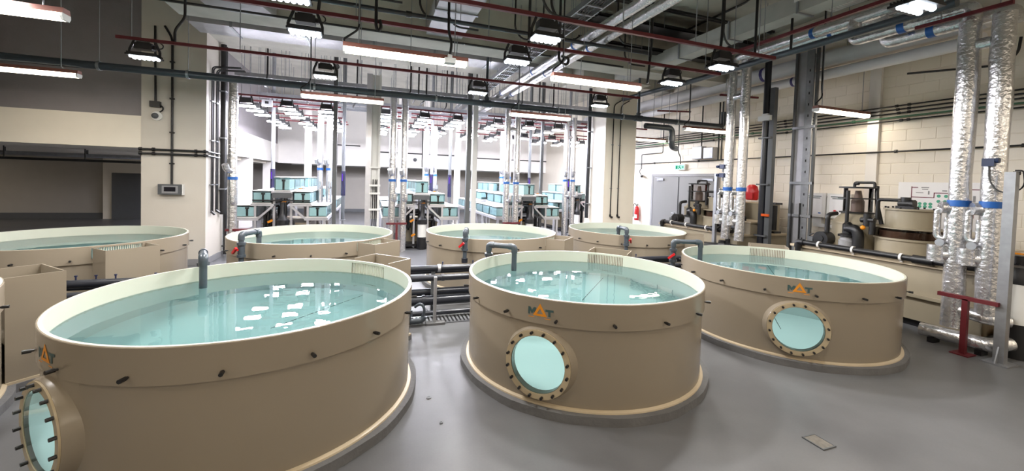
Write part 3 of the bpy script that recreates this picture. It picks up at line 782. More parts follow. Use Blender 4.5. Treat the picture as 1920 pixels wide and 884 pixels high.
part('joint_flange', MB().box(-2.78,-1.97,6.31,6.35,4.52,4.88), M_STEEL, t)
t = thing('air_duct', 'foil wrapped duct at the top edge, left of the middle lamp', 'duct')
part('duct', MB().box(0.9,1.55,5.4,7.5,4.5,4.75), M_DUCT, t)
part('joint_flange', MB().box(0.88,1.57,6.3,6.34,4.48,4.77), M_STEEL, t)
pipe('lagged_pipe', 'thick white lagged pipe running along the right wall', [(8.28, 3.2, 4.42), (8.28, 14.5, 4.42)], 0.15, M_WHITEWRAP, hang=[(8.28,y,4.5) for y in (5,7,9)], bands=[((8.28,y,4.42),(8.28,y+0.07,4.42)) for y in (6.6,)], band_m=mat('violet_label', (0.25,0.22,0.45), 0.5, var=0.1), n=18)
pipe('lagged_pipe', 'thinner white lagged pipe below the thick one at the right wall', [(8.22, 3.2, 4.10), (8.22, 14.5, 4.10)], 0.095, M_WHITEWRAP, bands=[((8.22,y,4.10),(8.22,y+0.05,4.10)) for y in (5.9,)], band_m=MATS['violet_label'], n=18)
pipe('foil_pipe', 'upper foil wrapped pipe high at the right, outer of the pair', [(6.85, 2.6, 4.46), (6.85, 6.1, 4.46), (6.85, 6.1, 4.2)], 0.085, M_FOIL, hang=[(6.85,y,4.5) for y in (3.2,4.4,5.5)], bands=[((6.85,4.62,4.46),(6.85,4.68,4.46))])
pipe('foil_pipe', 'upper foil wrapped pipe high at the right, inner of the pair', [(7.10, 2.6, 4.46), (7.10, 6.3, 4.46), (7.10, 6.3, 4.2)], 0.085, M_FOIL, bands=[((7.10,4.5,4.46),(7.10,4.56,4.46))])
pipe('dark_pipe', 'dark grey pipe running below the foil pipes at the upper right', [(6.55, 2.8, 4.16), (6.55, 7.0, 4.16), (6.2, 9.0, 4.1)], 0.055, M_PVC, bend=0.3)
pipe('foil_pipe', 'short foil pipe with blue tape feeding the right corner risers, upper one', [(6.85, 2.78, 3.9), (6.85, 2.78, 4.15), (6.85, 4.05, 4.15), (6.85, 4.05, 4.45)], 0.085, M_FOIL, bend=0.08, bands=[((6.85,3.42,4.15),(6.85,3.50,4.15))])
pipe('foil_pipe', 'short foil pipe with blue tape feeding the right corner risers, lower one', [(7.05, 2.52, 3.9), (7.05, 2.52, 4.05), (7.05, 3.75, 4.05), (7.05,3.75,4.4)], 0.085, M_FOIL, bend=0.08, bands=[((7.05,3.20,4.05),(7.05,3.28,4.05))])
t = thing('air_grille', 'white square air grille in the soffit at the upper right', 'vent', (6.25, 3.95, 4.62))
part('frame', MB().cbox((0,0,0.02),(0.85,0.62,0.04)), M_WHITE, t)
SLG = MB().cbox((0,0,-0.004),(0.36,0.018,0.01)).mesh('slat', M_WALLW)
for sx in (-0.2, 0.2):
    for k in range(14): obj('slat', SLG, t, (sx, -0.26+0.04*k, 0))
part('hanger_rod', MB().tube([(-0.4,0.28,0.04),(-0.4,0.28,0.68)],0.006,6).tube([(0.4,0.28,0.04),(0.4,0.28,0.68)],0.006,6), M_STEEL, t)
struct('trim_9', MB().box(5.0, 7.05, 8.98, 10.3, 4.55, ZC), M_CONC)      # column head
t = thing('white_duct', 'pale square duct running into the hall at the upper right', 'duct')
part('duct', MB().box(5.85, 6.15, 3.2, 8.9, 4.47, 4.75), mat('pale_duct_paint', (0.70,0.70,0.68), 0.5), t)
for y in (4.2, 5.4, 6.6): part('joint_flange', MB().box(5.83,6.17,y,y+0.03,4.45,4.77), M_STEEL, t)
# cable drops from the soffit to the lamps
for lab, pts in (('black cable dropping to the lamp left of the aluminium columns', [(-0.52,5.05,ZC),(-0.52,5.05,4.4),(-0.56,5.05,4.1),(-0.60,5.05,3.7)]),
                 ('black cable hanging in a loop above the batten light', [(0.02,4.98,ZC),(0.02,4.98,3.62),(0.05,4.98,3.56),(0.08,4.98,3.62),(0.06,4.98,3.7)]),
                 ('black cable dropping behind the middle flood lamp', [(2.0,5.15,ZC),(2.0,5.15,3.72)]),
                 ('black cable with a loop above the right batten light', [(2.42,5.06,ZC),(2.42,5.06,3.55),(2.55,5.06,3.5),(2.58,5.06,3.6),(2.46,5.06,3.62)]),
                 ('black cable dropping past the right end of the aisle bar', [(3.95,5.05,ZC),(3.95,5.05,4.0),(3.9,5.05,3.4)]),
                 ('black conduit dropping to the front lamp bar at the right', [(4.42,4.2,ZC),(4.42,4.2,3.9),(4.36,4.16,3.72)]),
                 ('black cable dropping beside the right front flood lamp', [(5.15,4.3,ZC),(5.15,4.3,3.75)]),
                 ('black conduit dropping behind the red bar at the far right', [(6.0,4.4,ZC),(6.0,4.4,4.0)]),
                 ('black conduit dropping at the left flood lamp', [(-2.6,7.16,ZC),(-2.6,7.16,4.1),(-2.72,7.16,3.9),(-2.72,7.16,3.72)])):
    t = thing('cable_drop', lab, 'cable')
    part('cable', MB().tube(pts, 0.018, 8, bend=0.06), M_BLACK, t, 40)

def hang_many(t, pts):
    for p in pts: part('hanger_rod', MB().tube([p, (p[0], p[1], ZC-0.002)], 0.006, 5), M_STEEL, t, 60)
hang_many(bpy.data.objects['cable_ladder'], [(x, 2.9+0.75*k, 4.36) for k in range(14) for x in (2.70, 3.02) if not 7.5 < 2.9+0.75*k < 8.1])
hang_many(bpy.data.objects['air_duct'], [(-2.9+0.62*k, y, 4.70) for k in range(12) for y in (8.42, 9.08)])
for lab, y, z, w, x0, x1 in (('wide black cable tray under the soffit at the upper right', 6.75, 4.98, 0.42, 3.9, 8.3), ('narrow black cable tray under the soffit before the concrete beam', 7.2, 4.72, 0.22, 3.8, 8.3), ('black cable tray crossing under the soffit above the front lamps', 4.75, 4.98, 0.30, 0.6, 3.2)):
    t = thing('cable_tray', lab, 'cable tray')
    part('tray', MB().box(x0, x1, y-w/2, y+w/2, z, z+0.02).box(x0, x1, y-w/2, y-w/2+0.012, z, z+0.07).box(x0, x1, y+w/2-0.012, y+w/2, z, z+0.07), M_BLACK, t)
    for k in range(3): part('cable', MB().tube([(x0, y-w/2+w*(k+1)/4, z+0.035), (x1, y-w/2+w*(k+1)/4, z+0.035)], 0.018, 6), M_BLACK, t, 60)
    hang_many(t, [(x0+0.4+k*1.1, yy, z) for k in range(int((x1-x0)/1.1)) for yy in (y-w/2, y+w/2)])
for k, (x, y, z1) in enumerate(((1.95,4.6,3.95),(2.08,4.62,3.9),(-0.15,5.6,4.2),(0.62,6.0,4.2),(1.1,6.4,4.3),(2.3,6.6,4.35),(3.0,7.0,4.4),(4.1,6.2,4.4),(4.75,6.9,4.3),(5.5,5.2,4.25),(-1.4,6.1,4.3),(-2.3,5.3,4.2))):
    t = thing('cable_drop', 'black conduit stub dropping from the soffit, %s of twelve' % ('first','second','third','fourth','fifth','sixth','seventh','eighth','ninth','tenth','eleventh','twelfth')[k], 'cable')
    part('conduit', MB().tube([(x,y,ZC-0.002),(x,y,z1+0.15),(x+0.12,y,z1),(x+0.5,y,z1)], 0.016, 8, bend=0.1), M_BLACK, t, 40)
t = bpy.data.objects['drop_pipe']
hang_many(t, [(7.0,8.75,3.49),(7.5,8.75,3.49)])
# unseen battens added beyond the frame to brighten the left corridor
for k, y in enumerate((10.8, 12.6, 14.4, 16.2)):
    t = batten('added batten light in the left corridor beyond the frame, %s one' % ('first','second','third','fourth')[k], -13.2, y, 2.2)
    for c_ in list(t.children):
        if c_.name.split('.')[0] in ('hanger_rod', 'cable'): bpy.data.objects.remove(c_)
# ------------------------------------------------------------------ filter units along the right wall
M_SUMP = mat('sump_plastic', (0.60, 0.56, 0.48), 0.42, var=0.05, scale=3, bump=0.03, bscale=20)
M_SMOKE = clear_mat('smoky_acrylic', (0.62, 0.55, 0.50))
def filter_unit(dy, near, wh):
    """long sump with skimmer, drum filter, pump and pipework; dy shifts it along the wall"""
    G = None
    def P(y): return y + dy
    t = thing('filter_sump', 'long beige plastic sump along the right wall, %s unit' % wh, 'tank', (0, 0, 0), 0, 'filter sumps')
    y0, y1 = (2.66 if near else 6.2), P(5.02)
    part('body', MB().box(7.18, 8.6, y0, y1, 0.10, 0.86), M_SUMP, t)
    part('rim', MB().box(7.13, 8.65, y0-0.04, y1+0.04, 0.86, 0.90), M_BEAD, t)
    part('rib', MB().box(7.13, 8.62, y0-0.02, y1+0.02, 0.42, 0.46), M_SUMP, t)
    part('base', MB().box(7.24, 8.55, y0+0.05, y1-0.05, 0.0, 0.10), M_BLACK, t)
    # front pipe
    t = thing('header_pipe', 'black pipe along the top edge of the sump, %s unit' % wh, 'pipe')
    part('pipe', MB().tube([(7.10, P(4.90), 0.72), (7.10, P(4.90), 0.955), (7.10, y0+0.05, 0.955)], 0.043, 14, bend=0.05), M_BLACK, t, 40)
    part('elbow', MB().tube([(7.10, P(4.90), 0.86), (7.10, P(4.90), 0.955), (7.10, P(4.80), 0.955)], 0.055, 14, bend=0.05), M_BLACK, t, 40)
    for y in (4.55, 4.05, 3.45, 2.9):
        part('clip', MB().tube([(7.10, P(y)-0.015, 0.955), (7.10, P(y)+0.015, 0.955)], 0.056, 12).cbox((7.12,P(y),0.905),(0.05,0.03,0.04)), M_WALLW, t, 40)
    part('union', MB().tube([(7.10, P(3.32), 0.955), (7.10, P(3.10), 0.955)], 0.06, 14), M_BLACK, t, 40)
    # protein skimmer
    cx, cy_ = 7.80, P(4.42)
    t = thing('protein_skimmer', 'cone topped skimmer with clear neck and black plates on the sump, %s unit' % wh, 'filter', (cx, cy_, 0.90), 0, 'skimmers')
    part('body', MB().lathe([(0.33,0),(0.33,0.42),(0.345,0.42),(0.345,0.45),(0.31,0.47),(0.215,0.58),(0.215,0.60)], 36), M_SUMP, t, 35)
    part('neck_plate', MB().lathe([(0.001,0.60),(0.245,0.60),(0.245,0.62),(0.001,0.62)], 28), M_BLACK, t, 35)
    part('neck', MB().lathe([(0.195,0.62),(0.195,1.02)], 32), M_CLEARPL, t, 60)
    part('foam_tube', MB().lathe([(0.001,0.62),(0.09,0.62),(0.09,0.80),(0.06,0.86),(0.04,0.98),(0.001,0.98)], 20), mat('foam_brown', (0.42,0.36,0.33), 0.5, var=0.15, scale=12), t, 40)
    part('collar', MB().lathe([(0.19,0.84),(0.27,0.84),(0.27,0.855),(0.19,0.855)], 28, closed=True), M_BLACK, t, 35)
    part('lid', MB().lathe([(0.001,1.02),(0.26,1.02),(0.26,1.045),(0.001,1.045)], 28), M_BLACK, t, 35)
    part('lid_handle', MB().tube([(0.0,0.06,1.04),(0.0,0.06,1.12),(0.02,-0.22,1.12),(0.02,-0.22,1.04)], 0.022, 10, bend=0.04).tube([(0.0,0.06,1.10),(0.0,0.0,1.10)],0.03,10), M_BLACK, t, 40)
    part('drain_pipe', MB().tube([(0.05,-0.24,1.06),(0.02,-0.25,0.95),(0.0,-0.28,0.75),(-0.02,-0.33,0.58),(-0.02,-0.36,0.45)], 0.028, 10, bend=0.06), M_BLACK, t, 40)
    part('riser_pipe', MB().tube([(-0.36,-0.06,0.3),(-0.36,-0.06,0.98)], 0.026, 12), M_BLACK, t, 40)
    part('feed_pipe', MB().tube([(-0.38,0.22,0.05),(-0.38,0.22,0.56),(-0.22,0.18,0.58)], 0.036, 12, bend=0.07), M_BLACK, t, 40)
    part('cross_valve', MB().tube([(-0.42,-0.38,0.42),(-0.42,-0.38,0.62)],0.05,12).tube([(-0.42,-0.30,0.52),(-0.42,-0.48,0.52)],0.045,12).tube([(-0.42,-0.45,0.52),(-0.42,-0.45,0.30)],0.04,12), M_BLACK, t, 40)
    part('valve_knob', MB().ball((-0.48,-0.36,0.40),0.035,10,6), M_YELLOW, t, 60)
    # circulation pump with the fat outlet bend
    t = thing('circulation_pump', 'black pump with a fat bent outlet in front of the skimmer, %s unit' % wh, 'pump', (7.36, P(4.42), 0.90), 0, 'circulation pumps')
    part('volute', MB().tube([(-0.06,0.25,0.14),(0.14,0.25,0.14)], 0.12, 18).tube([(-0.075,0.25,0.14),(-0.06,0.25,0.14)],0.055,12), M_BLACK, t, 40)
    part('bracket', MB().cbox((0.05,0.42,0.08),(0.2,0.08,0.14)), M_DGREY, t)
    part('motor', MB().lathe([(0.001,0),(0.10,0),(0.10,0.05),(0.115,0.05),(0.115,0.15),(0.10,0.16),(0.09,0.22),(0.001,0.22)], 20, (0.08,-0.08,0)), M_GREY, t, 35)
    part('strainer', MB().lathe([(0.001,0.22),(0.125,0.22),(0.125,0.25),(0.07,0.27),(0.07,0.42),(0.03,0.46),(0.001,0.46)], 20, (0.08,-0.08,0)), M_BLACK, t, 35)
    part('outlet_bend', MB().tube([(0.08,-0.08,0.34),(0.04,-0.22,0.36),(0.04,-0.26,0.26),(0.04,-0.26,0.02)], 0.075, 16, bend=0.12), M_BLACK, t, 40)
    part('handle', MB().tube([(0.06,0.45,0.05),(0.06,0.52,0.16),(0.06,0.44,0.20)],0.012,8,bend=0.04), M_BLACK, t, 40)
    # drum filter
    cx, cy_ = 7.82, P(3.70)
    t = thing('drum_filter', 'stacked round beige drum filter with a smoky clear section, %s unit' % wh, 'filter', (cx, cy_, 0.90), 0, 'drum filters')
    part('lower_drum', MB().lathe([(0.41,0),(0.41,0.25),(0.43,0.25),(0.43,0.28),(0.001,0.28)], 40), M_SUMP, t, 35)
    part('clear_section', MB().lathe([(0.405,0.28),(0.405,0.42)], 40), M_SMOKE, t, 60)
    part('inner_media', MB().lathe([(0.36,0.28),(0.36,0.38),(0.001,0.38)], 32), mat('filter_media', (0.42,0.33,0.28), 0.7, var=0.2, scale=20), t, 35)
    part('clear_rim', MB().lathe([(0.29,0.42),(0.42,0.42),(0.42,0.435),(0.29,0.435)], 40, closed=True), M_SUMP, t, 35)
    part('upper_drum', MB().lathe([(0.305,0.40),(0.305,0.70),(0.33,0.70),(0.33,0.725),(0.001,0.725)], 40), M_SUMP, t, 35)
    for k in range(10):
        a = 2*PI*k/10
        part('lid_bolt', MB().tube([(0.305*cos(a),0.305*sin(a),0.72),(0.305*cos(a),0.305*sin(a),0.75)],0.014,8), M_BLACK, t)
    part('drive_motor', MB().tube([(-0.12,0.10,0.80),(-0.12,-0.08,0.80)],0.065,14).cbox((-0.12,0.01,0.745),(0.14,0.22,0.04)).tube([(-0.12,0.03,0.80),(-0.12,0.03,0.90)],0.06,14), M_BLACK, t, 40)
    part('pipe', MB().tube([(-0.12,0.10,0.85),(-0.12,0.38,0.85),(-0.12,0.38,0.52)],0.028,10,bend=0.05), M_BLACK, t, 40)
    # small square chamber and the dark pipework in front of it
    t = thing('settling_box', 'small beige box on the sump beside the drum filter, %s unit' % wh, 'tank', (7.75, P(2.95), 0.90), 0, 'settling boxes')
    part('body', MB().box(-0.28,0.28,-0.28,0.24,0.0,0.24), M_SUMP, t)
    part('rim', MB().box(-0.31,0.31,-0.31,0.27,0.24,0.265), M_BEAD, t)
    part('pipe', MB().tube([(-0.24,0.28,0.05),(-0.24,0.28,0.36),(-0.24,-0.1,0.36),(-0.24,-0.1,0.27)],0.035,10,bend=0.05), M_BLACK, t, 40)
    t = thing('valve_manifold', 'cluster of black valves and pipes on the sump, %s unit' % wh, 'pipe', (7.60, P(2.35) if near else P(3.35), 0.90), 0, 'valve manifolds')
    if near: part('stand', MB().cbox((0,0.1,-0.45),(0.05,0.05,0.9)).cbox((0.1,-0.4,-0.45),(0.05,0.05,0.9)).cbox((0,-0.1,0.0),(0.3,0.75,0.03)), M_DGREY, t)
    part('pipe', MB().tube([(-0.1,0.3,0.10),(-0.1,-0.5,0.10)],0.06,12).tube([(0.1,0.3,0.18),(0.1,-0.45,0.18)],0.05,12), M_BLACK, t, 40)
    for y in (0.15,-0.12,-0.4):
        part('valve', MB().tube([(-0.1,y,0.02),(-0.1,y,0.24)],0.07,12).tube([(-0.2,y,0.10),(0.0,y,0.10)],0.05,12), M_BLACK, t, 40)
        part('valve_handle', MB().cbox((-0.12,y,0.265),(0.04,0.10,0.02)), M_YELLOW, t)
    # canister with white jacket in front
    if near:
        t = thing('white_canister', 'white jacketed canister with black top at the right frame edge', 'filter', (7.36, 2.30, 0.0))
        part('foot', MB().lathe([(0.001,0.0),(0.2,0.0),(0.2,0.40),(0.001,0.40)],28), M_BLACK, t, 35)
        part('jacket', MB().lathe([(0.21,0.40),(0.21,0.86),(0.001,0.86)],28), M_WHITE, t, 35)
        part('top', MB().lathe([(0.215,0.86),(0.215,0.98),(0.17,1.05),(0.001,1.05)],28), M_BLACK, t, 35)
        t.location = (7.12, 2.36, 0.0); t.scale = (0.8, 0.8, 1.0)
filter_unit(0.0, True, 'nearer')
filter_unit(3.48, False, 'farther')
for lab, x, y in (('orange pump on the floor beside the foil pipes at the right', 7.42, 2.56), ('orange pump lying low at the right frame edge', 7.45, 2.12)):
    t = thing('orange_pump', lab, 'pump', (x, y, 0), 0.3)
    part('motor', MB().tube([(-0.09,0,0.13),(0.09,0,0.13)],0.075,14), M_YELLOW, t, 40)
    part('base', MB().cbox((0,0,0.03),(0.2,0.13,0.06)), M_DGREY, t)
    part('outlet', MB().tube([(0.0,0,0.19),(0.0,0,0.27)],0.03,10), M_YELLOW, t, 40)
# ------------------------------------------------------------------ foil wrapped risers
def riser_pair(wh, x, ya, yb, z0, z1, link, band, r=0.1, near=True):
    for lab, y, zb in (('left', ya, z0), ('right', yb, z0+0.2 if near else z0)):
        t = thing('foil_riser', 'upright foil wrapped pipe with a blue tape band, %s one of the %s pair' % (lab, wh), 'pipe', (x, y, 0), 0, 'foil risers')
        rng = random.Random(int(y*100))
        pts = [(rng.uniform(-.006,.006), rng.uniform(-.006,.006), zb+(z1-zb)*k/14) for k in range(15)]
        part('pipe', MB().tube(pts, [r*rng.uniform(0.95,1.05) for _ in pts], 16), M_FOIL, t, 60)
        part('tape_band', MB().tube([(0,0,band),(0,0,band+0.075)], r*1.06, 16), M_BLUE, t, 40)
        s = -1 if lab == 'left' else -1
        # side branch: stub, loop trap and gauge flange
        part('branch_stub', MB().tube([(0,0,band-0.62),(-0.06,0.16,band-0.62),(-0.08,0.20,band-0.62)], r*0.85, 12), M_FOIL, t, 40)
        part('stub_cap', MB().tube([(-0.07,0.15,band-0.70),(-0.07,0.15,band-0.5)], r*0.9, 12), M_FOIL, t, 40)
        part('trap_loop', MB().tube([(-0.03,0.08,band-0.02),(-0.05,0.17,band-0.05),(-0.05,0.17,band-0.40),(-0.05,0.07,band-0.42),(-0.05,0.07,band-0.15)], r*0.36, 10, bend=0.05), M_FOIL, t, 40)
        part('gauge', MB().tube([(-0.12,0.10,band-0.46),(-0.14,0.10,band-0.46)], 0.045, 14).tube([(-0.02,0.05,band-0.46),(-0.12,0.10,band-0.46)],0.015,8), M_STEEL, t, 40)
        part('flange', MB().tube([(-0.02,0.06,band-0.02),(-0.09,0.13,band-0.02)], r*0.75, 14), M_FOIL, t, 40)
    t = thing('foil_link', 'short foil wrapped link between the %s pair of risers' % wh, 'pipe', (x, 0, 0))
    part('pipe', MB().tube([(0,ya-r*0.8,link),(0,yb+r*0.8,link)], r*0.7, 12), M_FOIL, t, 40)
riser_pair('corner', 6.86, 2.80, 2.52, 0.22, 3.98, 3.68, 1.72, 0.1)
riser_pair('farther', 7.0, 6.33, 6.01, 0.80, 4.36, 3.72, 1.80, 0.088, False)
t = thing('floor_foil_pipe', 'foil wrapped pipe lying along the floor at the foot of the corner risers', 'pipe')
part('pipe', MB().tube([(6.70,3.02,0.13),(6.78,2.44,0.13),(6.98,2.36,0.16)], 0.08, 14, bend=0.06), M_FOIL, t, 40)
part('saddle', MB().cbox((6.72,2.9,0.03),(0.14,0.06,0.06)).cbox((6.77,2.5,0.03),(0.14,0.06,0.06)), M_BLACK, t)
t = thing('branch_foil_pipe', 'foil wrapped branch turning off the right corner riser near the floor', 'pipe')
part('pipe', MB().tube([(6.86,2.74,0.44),(6.82,2.50,0.42),(6.95,2.36,0.42)], 0.07, 12, bend=0.06), M_FOIL, t, 40)
t = thing('red_stand', 'dark red steel T shaped pipe stand before the foil risers', 'stand', (6.56, 2.57, 0))
part('leg', MB().cbox((0,0,0.33),(0.05,0.05,0.64)), M_REDSTEEL, t)
part('crossbar', MB().bar((0.0,-0.26,0.66),(0.0,0.24,0.66),0.05,0.045), M_REDSTEEL, t)
part('base_plate', MB().cbox((0,0,0.006),(0.18,0.16,0.012)), M_REDSTEEL, t)
t = thing('galvanised_post', 'pale galvanised post with gusseted foot at the right frame edge', 'post', (6.62, 2.30, 0))
part('upright', MB().cbox((0,0,1.07),(0.085,0.085,2.12)), M_STEEL, t)
part('base_plate', MB().cbox((0,0,0.008),(0.24,0.2,0.016)), M_STEEL, t)
for s_ in (-1, 1): part('gusset', MB().prism([(s_*0.04,0.016),(s_*0.11,0.016),(s_*0.04,0.2)], -0.006, 0.006, 'y'), M_STEEL, t)
part('cap', MB().cbox((0.04,-0.02,2.12),(0.03,0.05,0.04)), M_BLACK, t)
t = thing('level_sensor', 'small blue sensor with a looped black cable on the right corner riser', 'sensor', (6.76, 2.50, 2.25))
part('housing', MB().cbox((0,0.03,0),(0.07,0.10,0.09)).tube([(0,-0.02,0.02),(0,-0.05,0.02)],0.03,10), mat('dark_blue_plastic', (0.10,0.16,0.30), 0.4), t)
part('cable', MB().tube([(0,0.03,-0.04),(-0.02,0.02,-0.2),(-0.03,-0.05,-0.33),(-0.03,-0.16,-0.36),(-0.08,-0.28,-0.28),(-0.08,-0.26,-0.10),(-0.08,-0.2,-0.10)], 0.008, 6, bend=0.08), M_BLACK, t, 40)
# farther group: post, sensors, dark pipe pair, steel column
t = thing('galvanised_post', 'galvanised channel post left of the farther foil risers', 'post', (7.0, 6.62, 0))
part('upright', MB().cbox((0,0,1.08),(0.06,0.07,2.16)), M_STEEL, t)
part('base_plate', MB().cbox((0,0,0.006),(0.15,0.15,0.012)), M_STEEL, t)
for lab, z in (('lower blue actuator on the farther foil risers', 2.12), ('upper blue actuator on the farther foil risers', 2.30)):
    t = thing('actuator', lab, 'sensor', (6.92, 6.40, z))
    part('housing', MB().cbox((0,0,0),(0.08,0.12,0.09)).tube([(-0.03,0.06,0.0),(-0.03,0.12,0.0)],0.03,10), MATS['dark_blue_plastic'], t)
    part('stem', MB().tube([(0,0,-0.04),(0,0,-0.12)],0.015,8), M_STEEL, t)
t = thing('flanged_pipe', 'black pipe with a bolted flange joint behind the right front tank', 'pipe')
part('pipe', MB().tube([(6.45,7.05,0.62),(7.15,6.15,0.62),(7.3,5.75,0.58)], 0.075, 14, bend=0.1), M_BLACK, t, 40)
part('flange', MB().tube([(6.93,6.43,0.62),(7.00,6.34,0.62)], 0.14, 16), M_BLACK, t, 40)
part('valve', MB().tube([(7.0,6.34,0.62),(7.06,6.26,0.62)], 0.11, 16).tube([(7.03,6.3,0.70),(7.03,6.3,0.80)],0.05,12), M_BLACK, t, 40)
t = thing('dark_riser', 'tall dark pipe clamped to a grey profile, left of the steel column', 'pipe', (7.6, 5.95, 0))
part('pipe', MB().tube([(0,0.07,0.2),(0,0.07,4.6)], 0.062, 14), M_PVC2, t, 40)
part('profile', MB().cbox((0.02,-0.07,1.95),(0.09,0.10,3.9)), M_DGREY, t)
part('junction_box', MB().cbox((-0.02,0.05,3.30),(0.14,0.26,0.10)).cbox((-0.02,0.05,3.37),(0.1,0.12,0.05)), M_WHITE, t)
part('orange_lever', MB().cbox((-0.06,-0.06,1.33),(0.03,0.16,0.05)), mat('orange_lever_plastic', (0.85,0.35,0.10), 0.4), t)
for z in (0.9, 1.95, 2.9): part('clamp', MB().cbox((0,0.03,z),(0.16,0.26,0.03)), M_DGREY, t)
t = thing('valve_column', 'black ribbed valve column beside the steel column', 'valve', (8.0, 6.05, 0.9))
part('body', MB().tube([(0,0,0.1),(0,0,0.62)],0.06,14).cbox((0,0,0.06),(0.2,0.2,0.04)).cbox((0,0,0.66),(0.2,0.2,0.04)), M_BLACK, t)
t = thing('steel_column', 'tall steel channel column with perforated strip near the right wall', 'column', (8.05, 5.55, 0))
part('left_rail', MB().cbox((0,0.20,2.3),(0.05,0.04,4.6)), M_DGREY, t)
part('right_rail', MB().cbox((0,-0.20,2.3),(0.05,0.04,4.6)), M_DGREY, t)
part('web', MB().cbox((0.03,0.09,2.3),(0.02,0.17,4.6)), M_ALU, t)
ps = MB().cbox((0.0,-0.07,2.6),(0.03,0.14,4.0))
part('perforated_strip', ps, M_STEEL, t)
HO = MB().cbox((-0.018,-0.07,0),(0.006,0.018,0.045)).mesh('slot', M_BLACK)
for k in range(16): obj('slot', HO, t, (0,0,0.9+0.22*k))
for z in (1.35, 2.0, 3.1): part('tie', MB().cbox((-0.01,0,z),(0.05,0.44,0.05)), M_STEEL, t)
for y in (0.14,-0.02): part('cable', MB().tube([(-0.03,y,0.6),(-0.03,y+0.01,1.6)],0.014,8), M_BLACK, t, 60)
# ------------------------------------------------------------------ things on the right wall
def wx(d): return XR-0.006-d
for lab, y0, y1 in (('left white control box with a printed sheet on the right wall', 5.56, 5.99), ('right white control box beside the skimmer on the right wall', 5.10, 5.53)):
    t = thing('control_box', lab, 'box', (XR-0.006, 0, 0), 0, 'white control boxes')
    part('cabinet', MB().box(-0.2,0,y0,y1,1.31,1.81), M_WHITE, t)
    part('sheet', MB().box(-0.203,-0.2,y0+0.06,y1-0.05,1.36,1.78), mat('paper', (0.94,0.94,0.95), 0.6, var=0.01), t)
    part('heading', MB().box(-0.205,-0.203,y0+0.08,y1-0.07,1.735,1.752).box(-0.205,-0.203,y0+0.10,y1-0.10,1.70,1.715), M_SLATE, t)
    part('knob', MB().tube([(-0.203,y0+0.27,1.46),(-0.225,y0+0.27,1.46)],0.022,12), M_RED, t, 40)
    part('sticker', MB().box(-0.205,-0.203,y0+0.08,y0+0.13,1.385,1.41), M_BLUE, t)
    part('hinge', MB().box(-0.205,-0.15,y1-0.002,y1+0.01,1.36,1.40).box(-0.205,-0.15,y1-0.002,y1+0.01,1.72,1.76), M_GREY, t)
t = thing('cable_trunking', 'white trunking below the control boxes', 'trunking', (XR-0.006, 0, 0))
part('trunk', MB().box(-0.1,0,5.0,5.85,1.10,1.17).box(-0.08,0,5.7,5.9,1.17,1.31), M_WHITE, t)
# wall plan
t = thing('wall_plan', 'printed plan of the tank hall with maroon lines and green tanks on the right wall', 'poster', (XR-0.006, 0, 0))
y1, y0, z0, z1 = 4.47, 3.40, 1.28, 2.06
part('sheet', MB().box(-0.006,0,y0,y1,z0,z1), MATS['paper'], t)
mar = mat('maroon_print', (0.42,0.10,0.20), 0.6, var=0.02); grn = mat('green_print', (0.33,0.66,0.55), 0.6, var=0.02)
ln = MB()
def seg(ya, za, yb, zb, w=0.012): ln.bar((-0.0075,ya,za),(-0.0075,yb,zb),w,0.003)
def seg(ya, za, yb, zb, w=0.012):
    ln.box(-0.0085,-0.006,min(ya,yb)-w/2,max(ya,yb)+w/2,min(za,zb)-w/2,max(za,zb)+w/2)
for a in ((4.28,1.98,4.28,1.60),(4.28,1.97,4.20,1.97),(4.28,1.80,3.98,1.80),(3.98,1.80,3.98,1.88),(3.98,1.88,3.55,1.88),(3.55,1.88,3.55,1.72),(3.90,1.66,3.45,1.66),(3.70,1.88,3.70,1.95),(3.70,1.95,3.45,1.95),(4.32,1.72,4.20,1.72),(3.50,1.66,3.50,1.50),(4.25,1.56,4.05,1.56)): seg(*a)
part('pipe_lines', ln, mar, t)
tk = MB()
for yy, zz in ((4.16,1.69),(4.09,1.69),(4.02,1.69),(4.16,1.64),(4.09,1.64),(4.02,1.64),(3.92,1.83),(3.83,1.83),(3.74,1.83),(3.92,1.74),(3.84,1.74),(4.20,1.46),(4.20,1.40),(4.0,1.50),(3.92,1.50),(4.0,1.45),(3.92,1.45),(4.0,1.40),(3.92,1.40),(3.66,1.80),(3.62,1.74),(3.70,1.55),(3.62,1.50)):
    tk.tube([(-0.006,yy,zz),(-0.0085,yy,zz)], 0.026, 10)
part('tank_marks', tk, grn, t)
gm = MB()
for yy, zz, w, h in ((4.10,1.97,0.10,0.015),(4.10,1.94,0.08,0.01),(4.17,1.88,0.10,0.012),(4.05,1.88,0.02,0.06),(3.85,1.92,0.06,0.02),(3.58,1.44,0.10,0.08),(3.72,1.42,0.06,0.05),(3.5,1.8,0.03,0.10)):
    gm.box(-0.0083,-0.006,yy-w/2,yy+w/2,zz-h/2,zz+h/2)
part('grey_marks', gm, M_GREY, t)
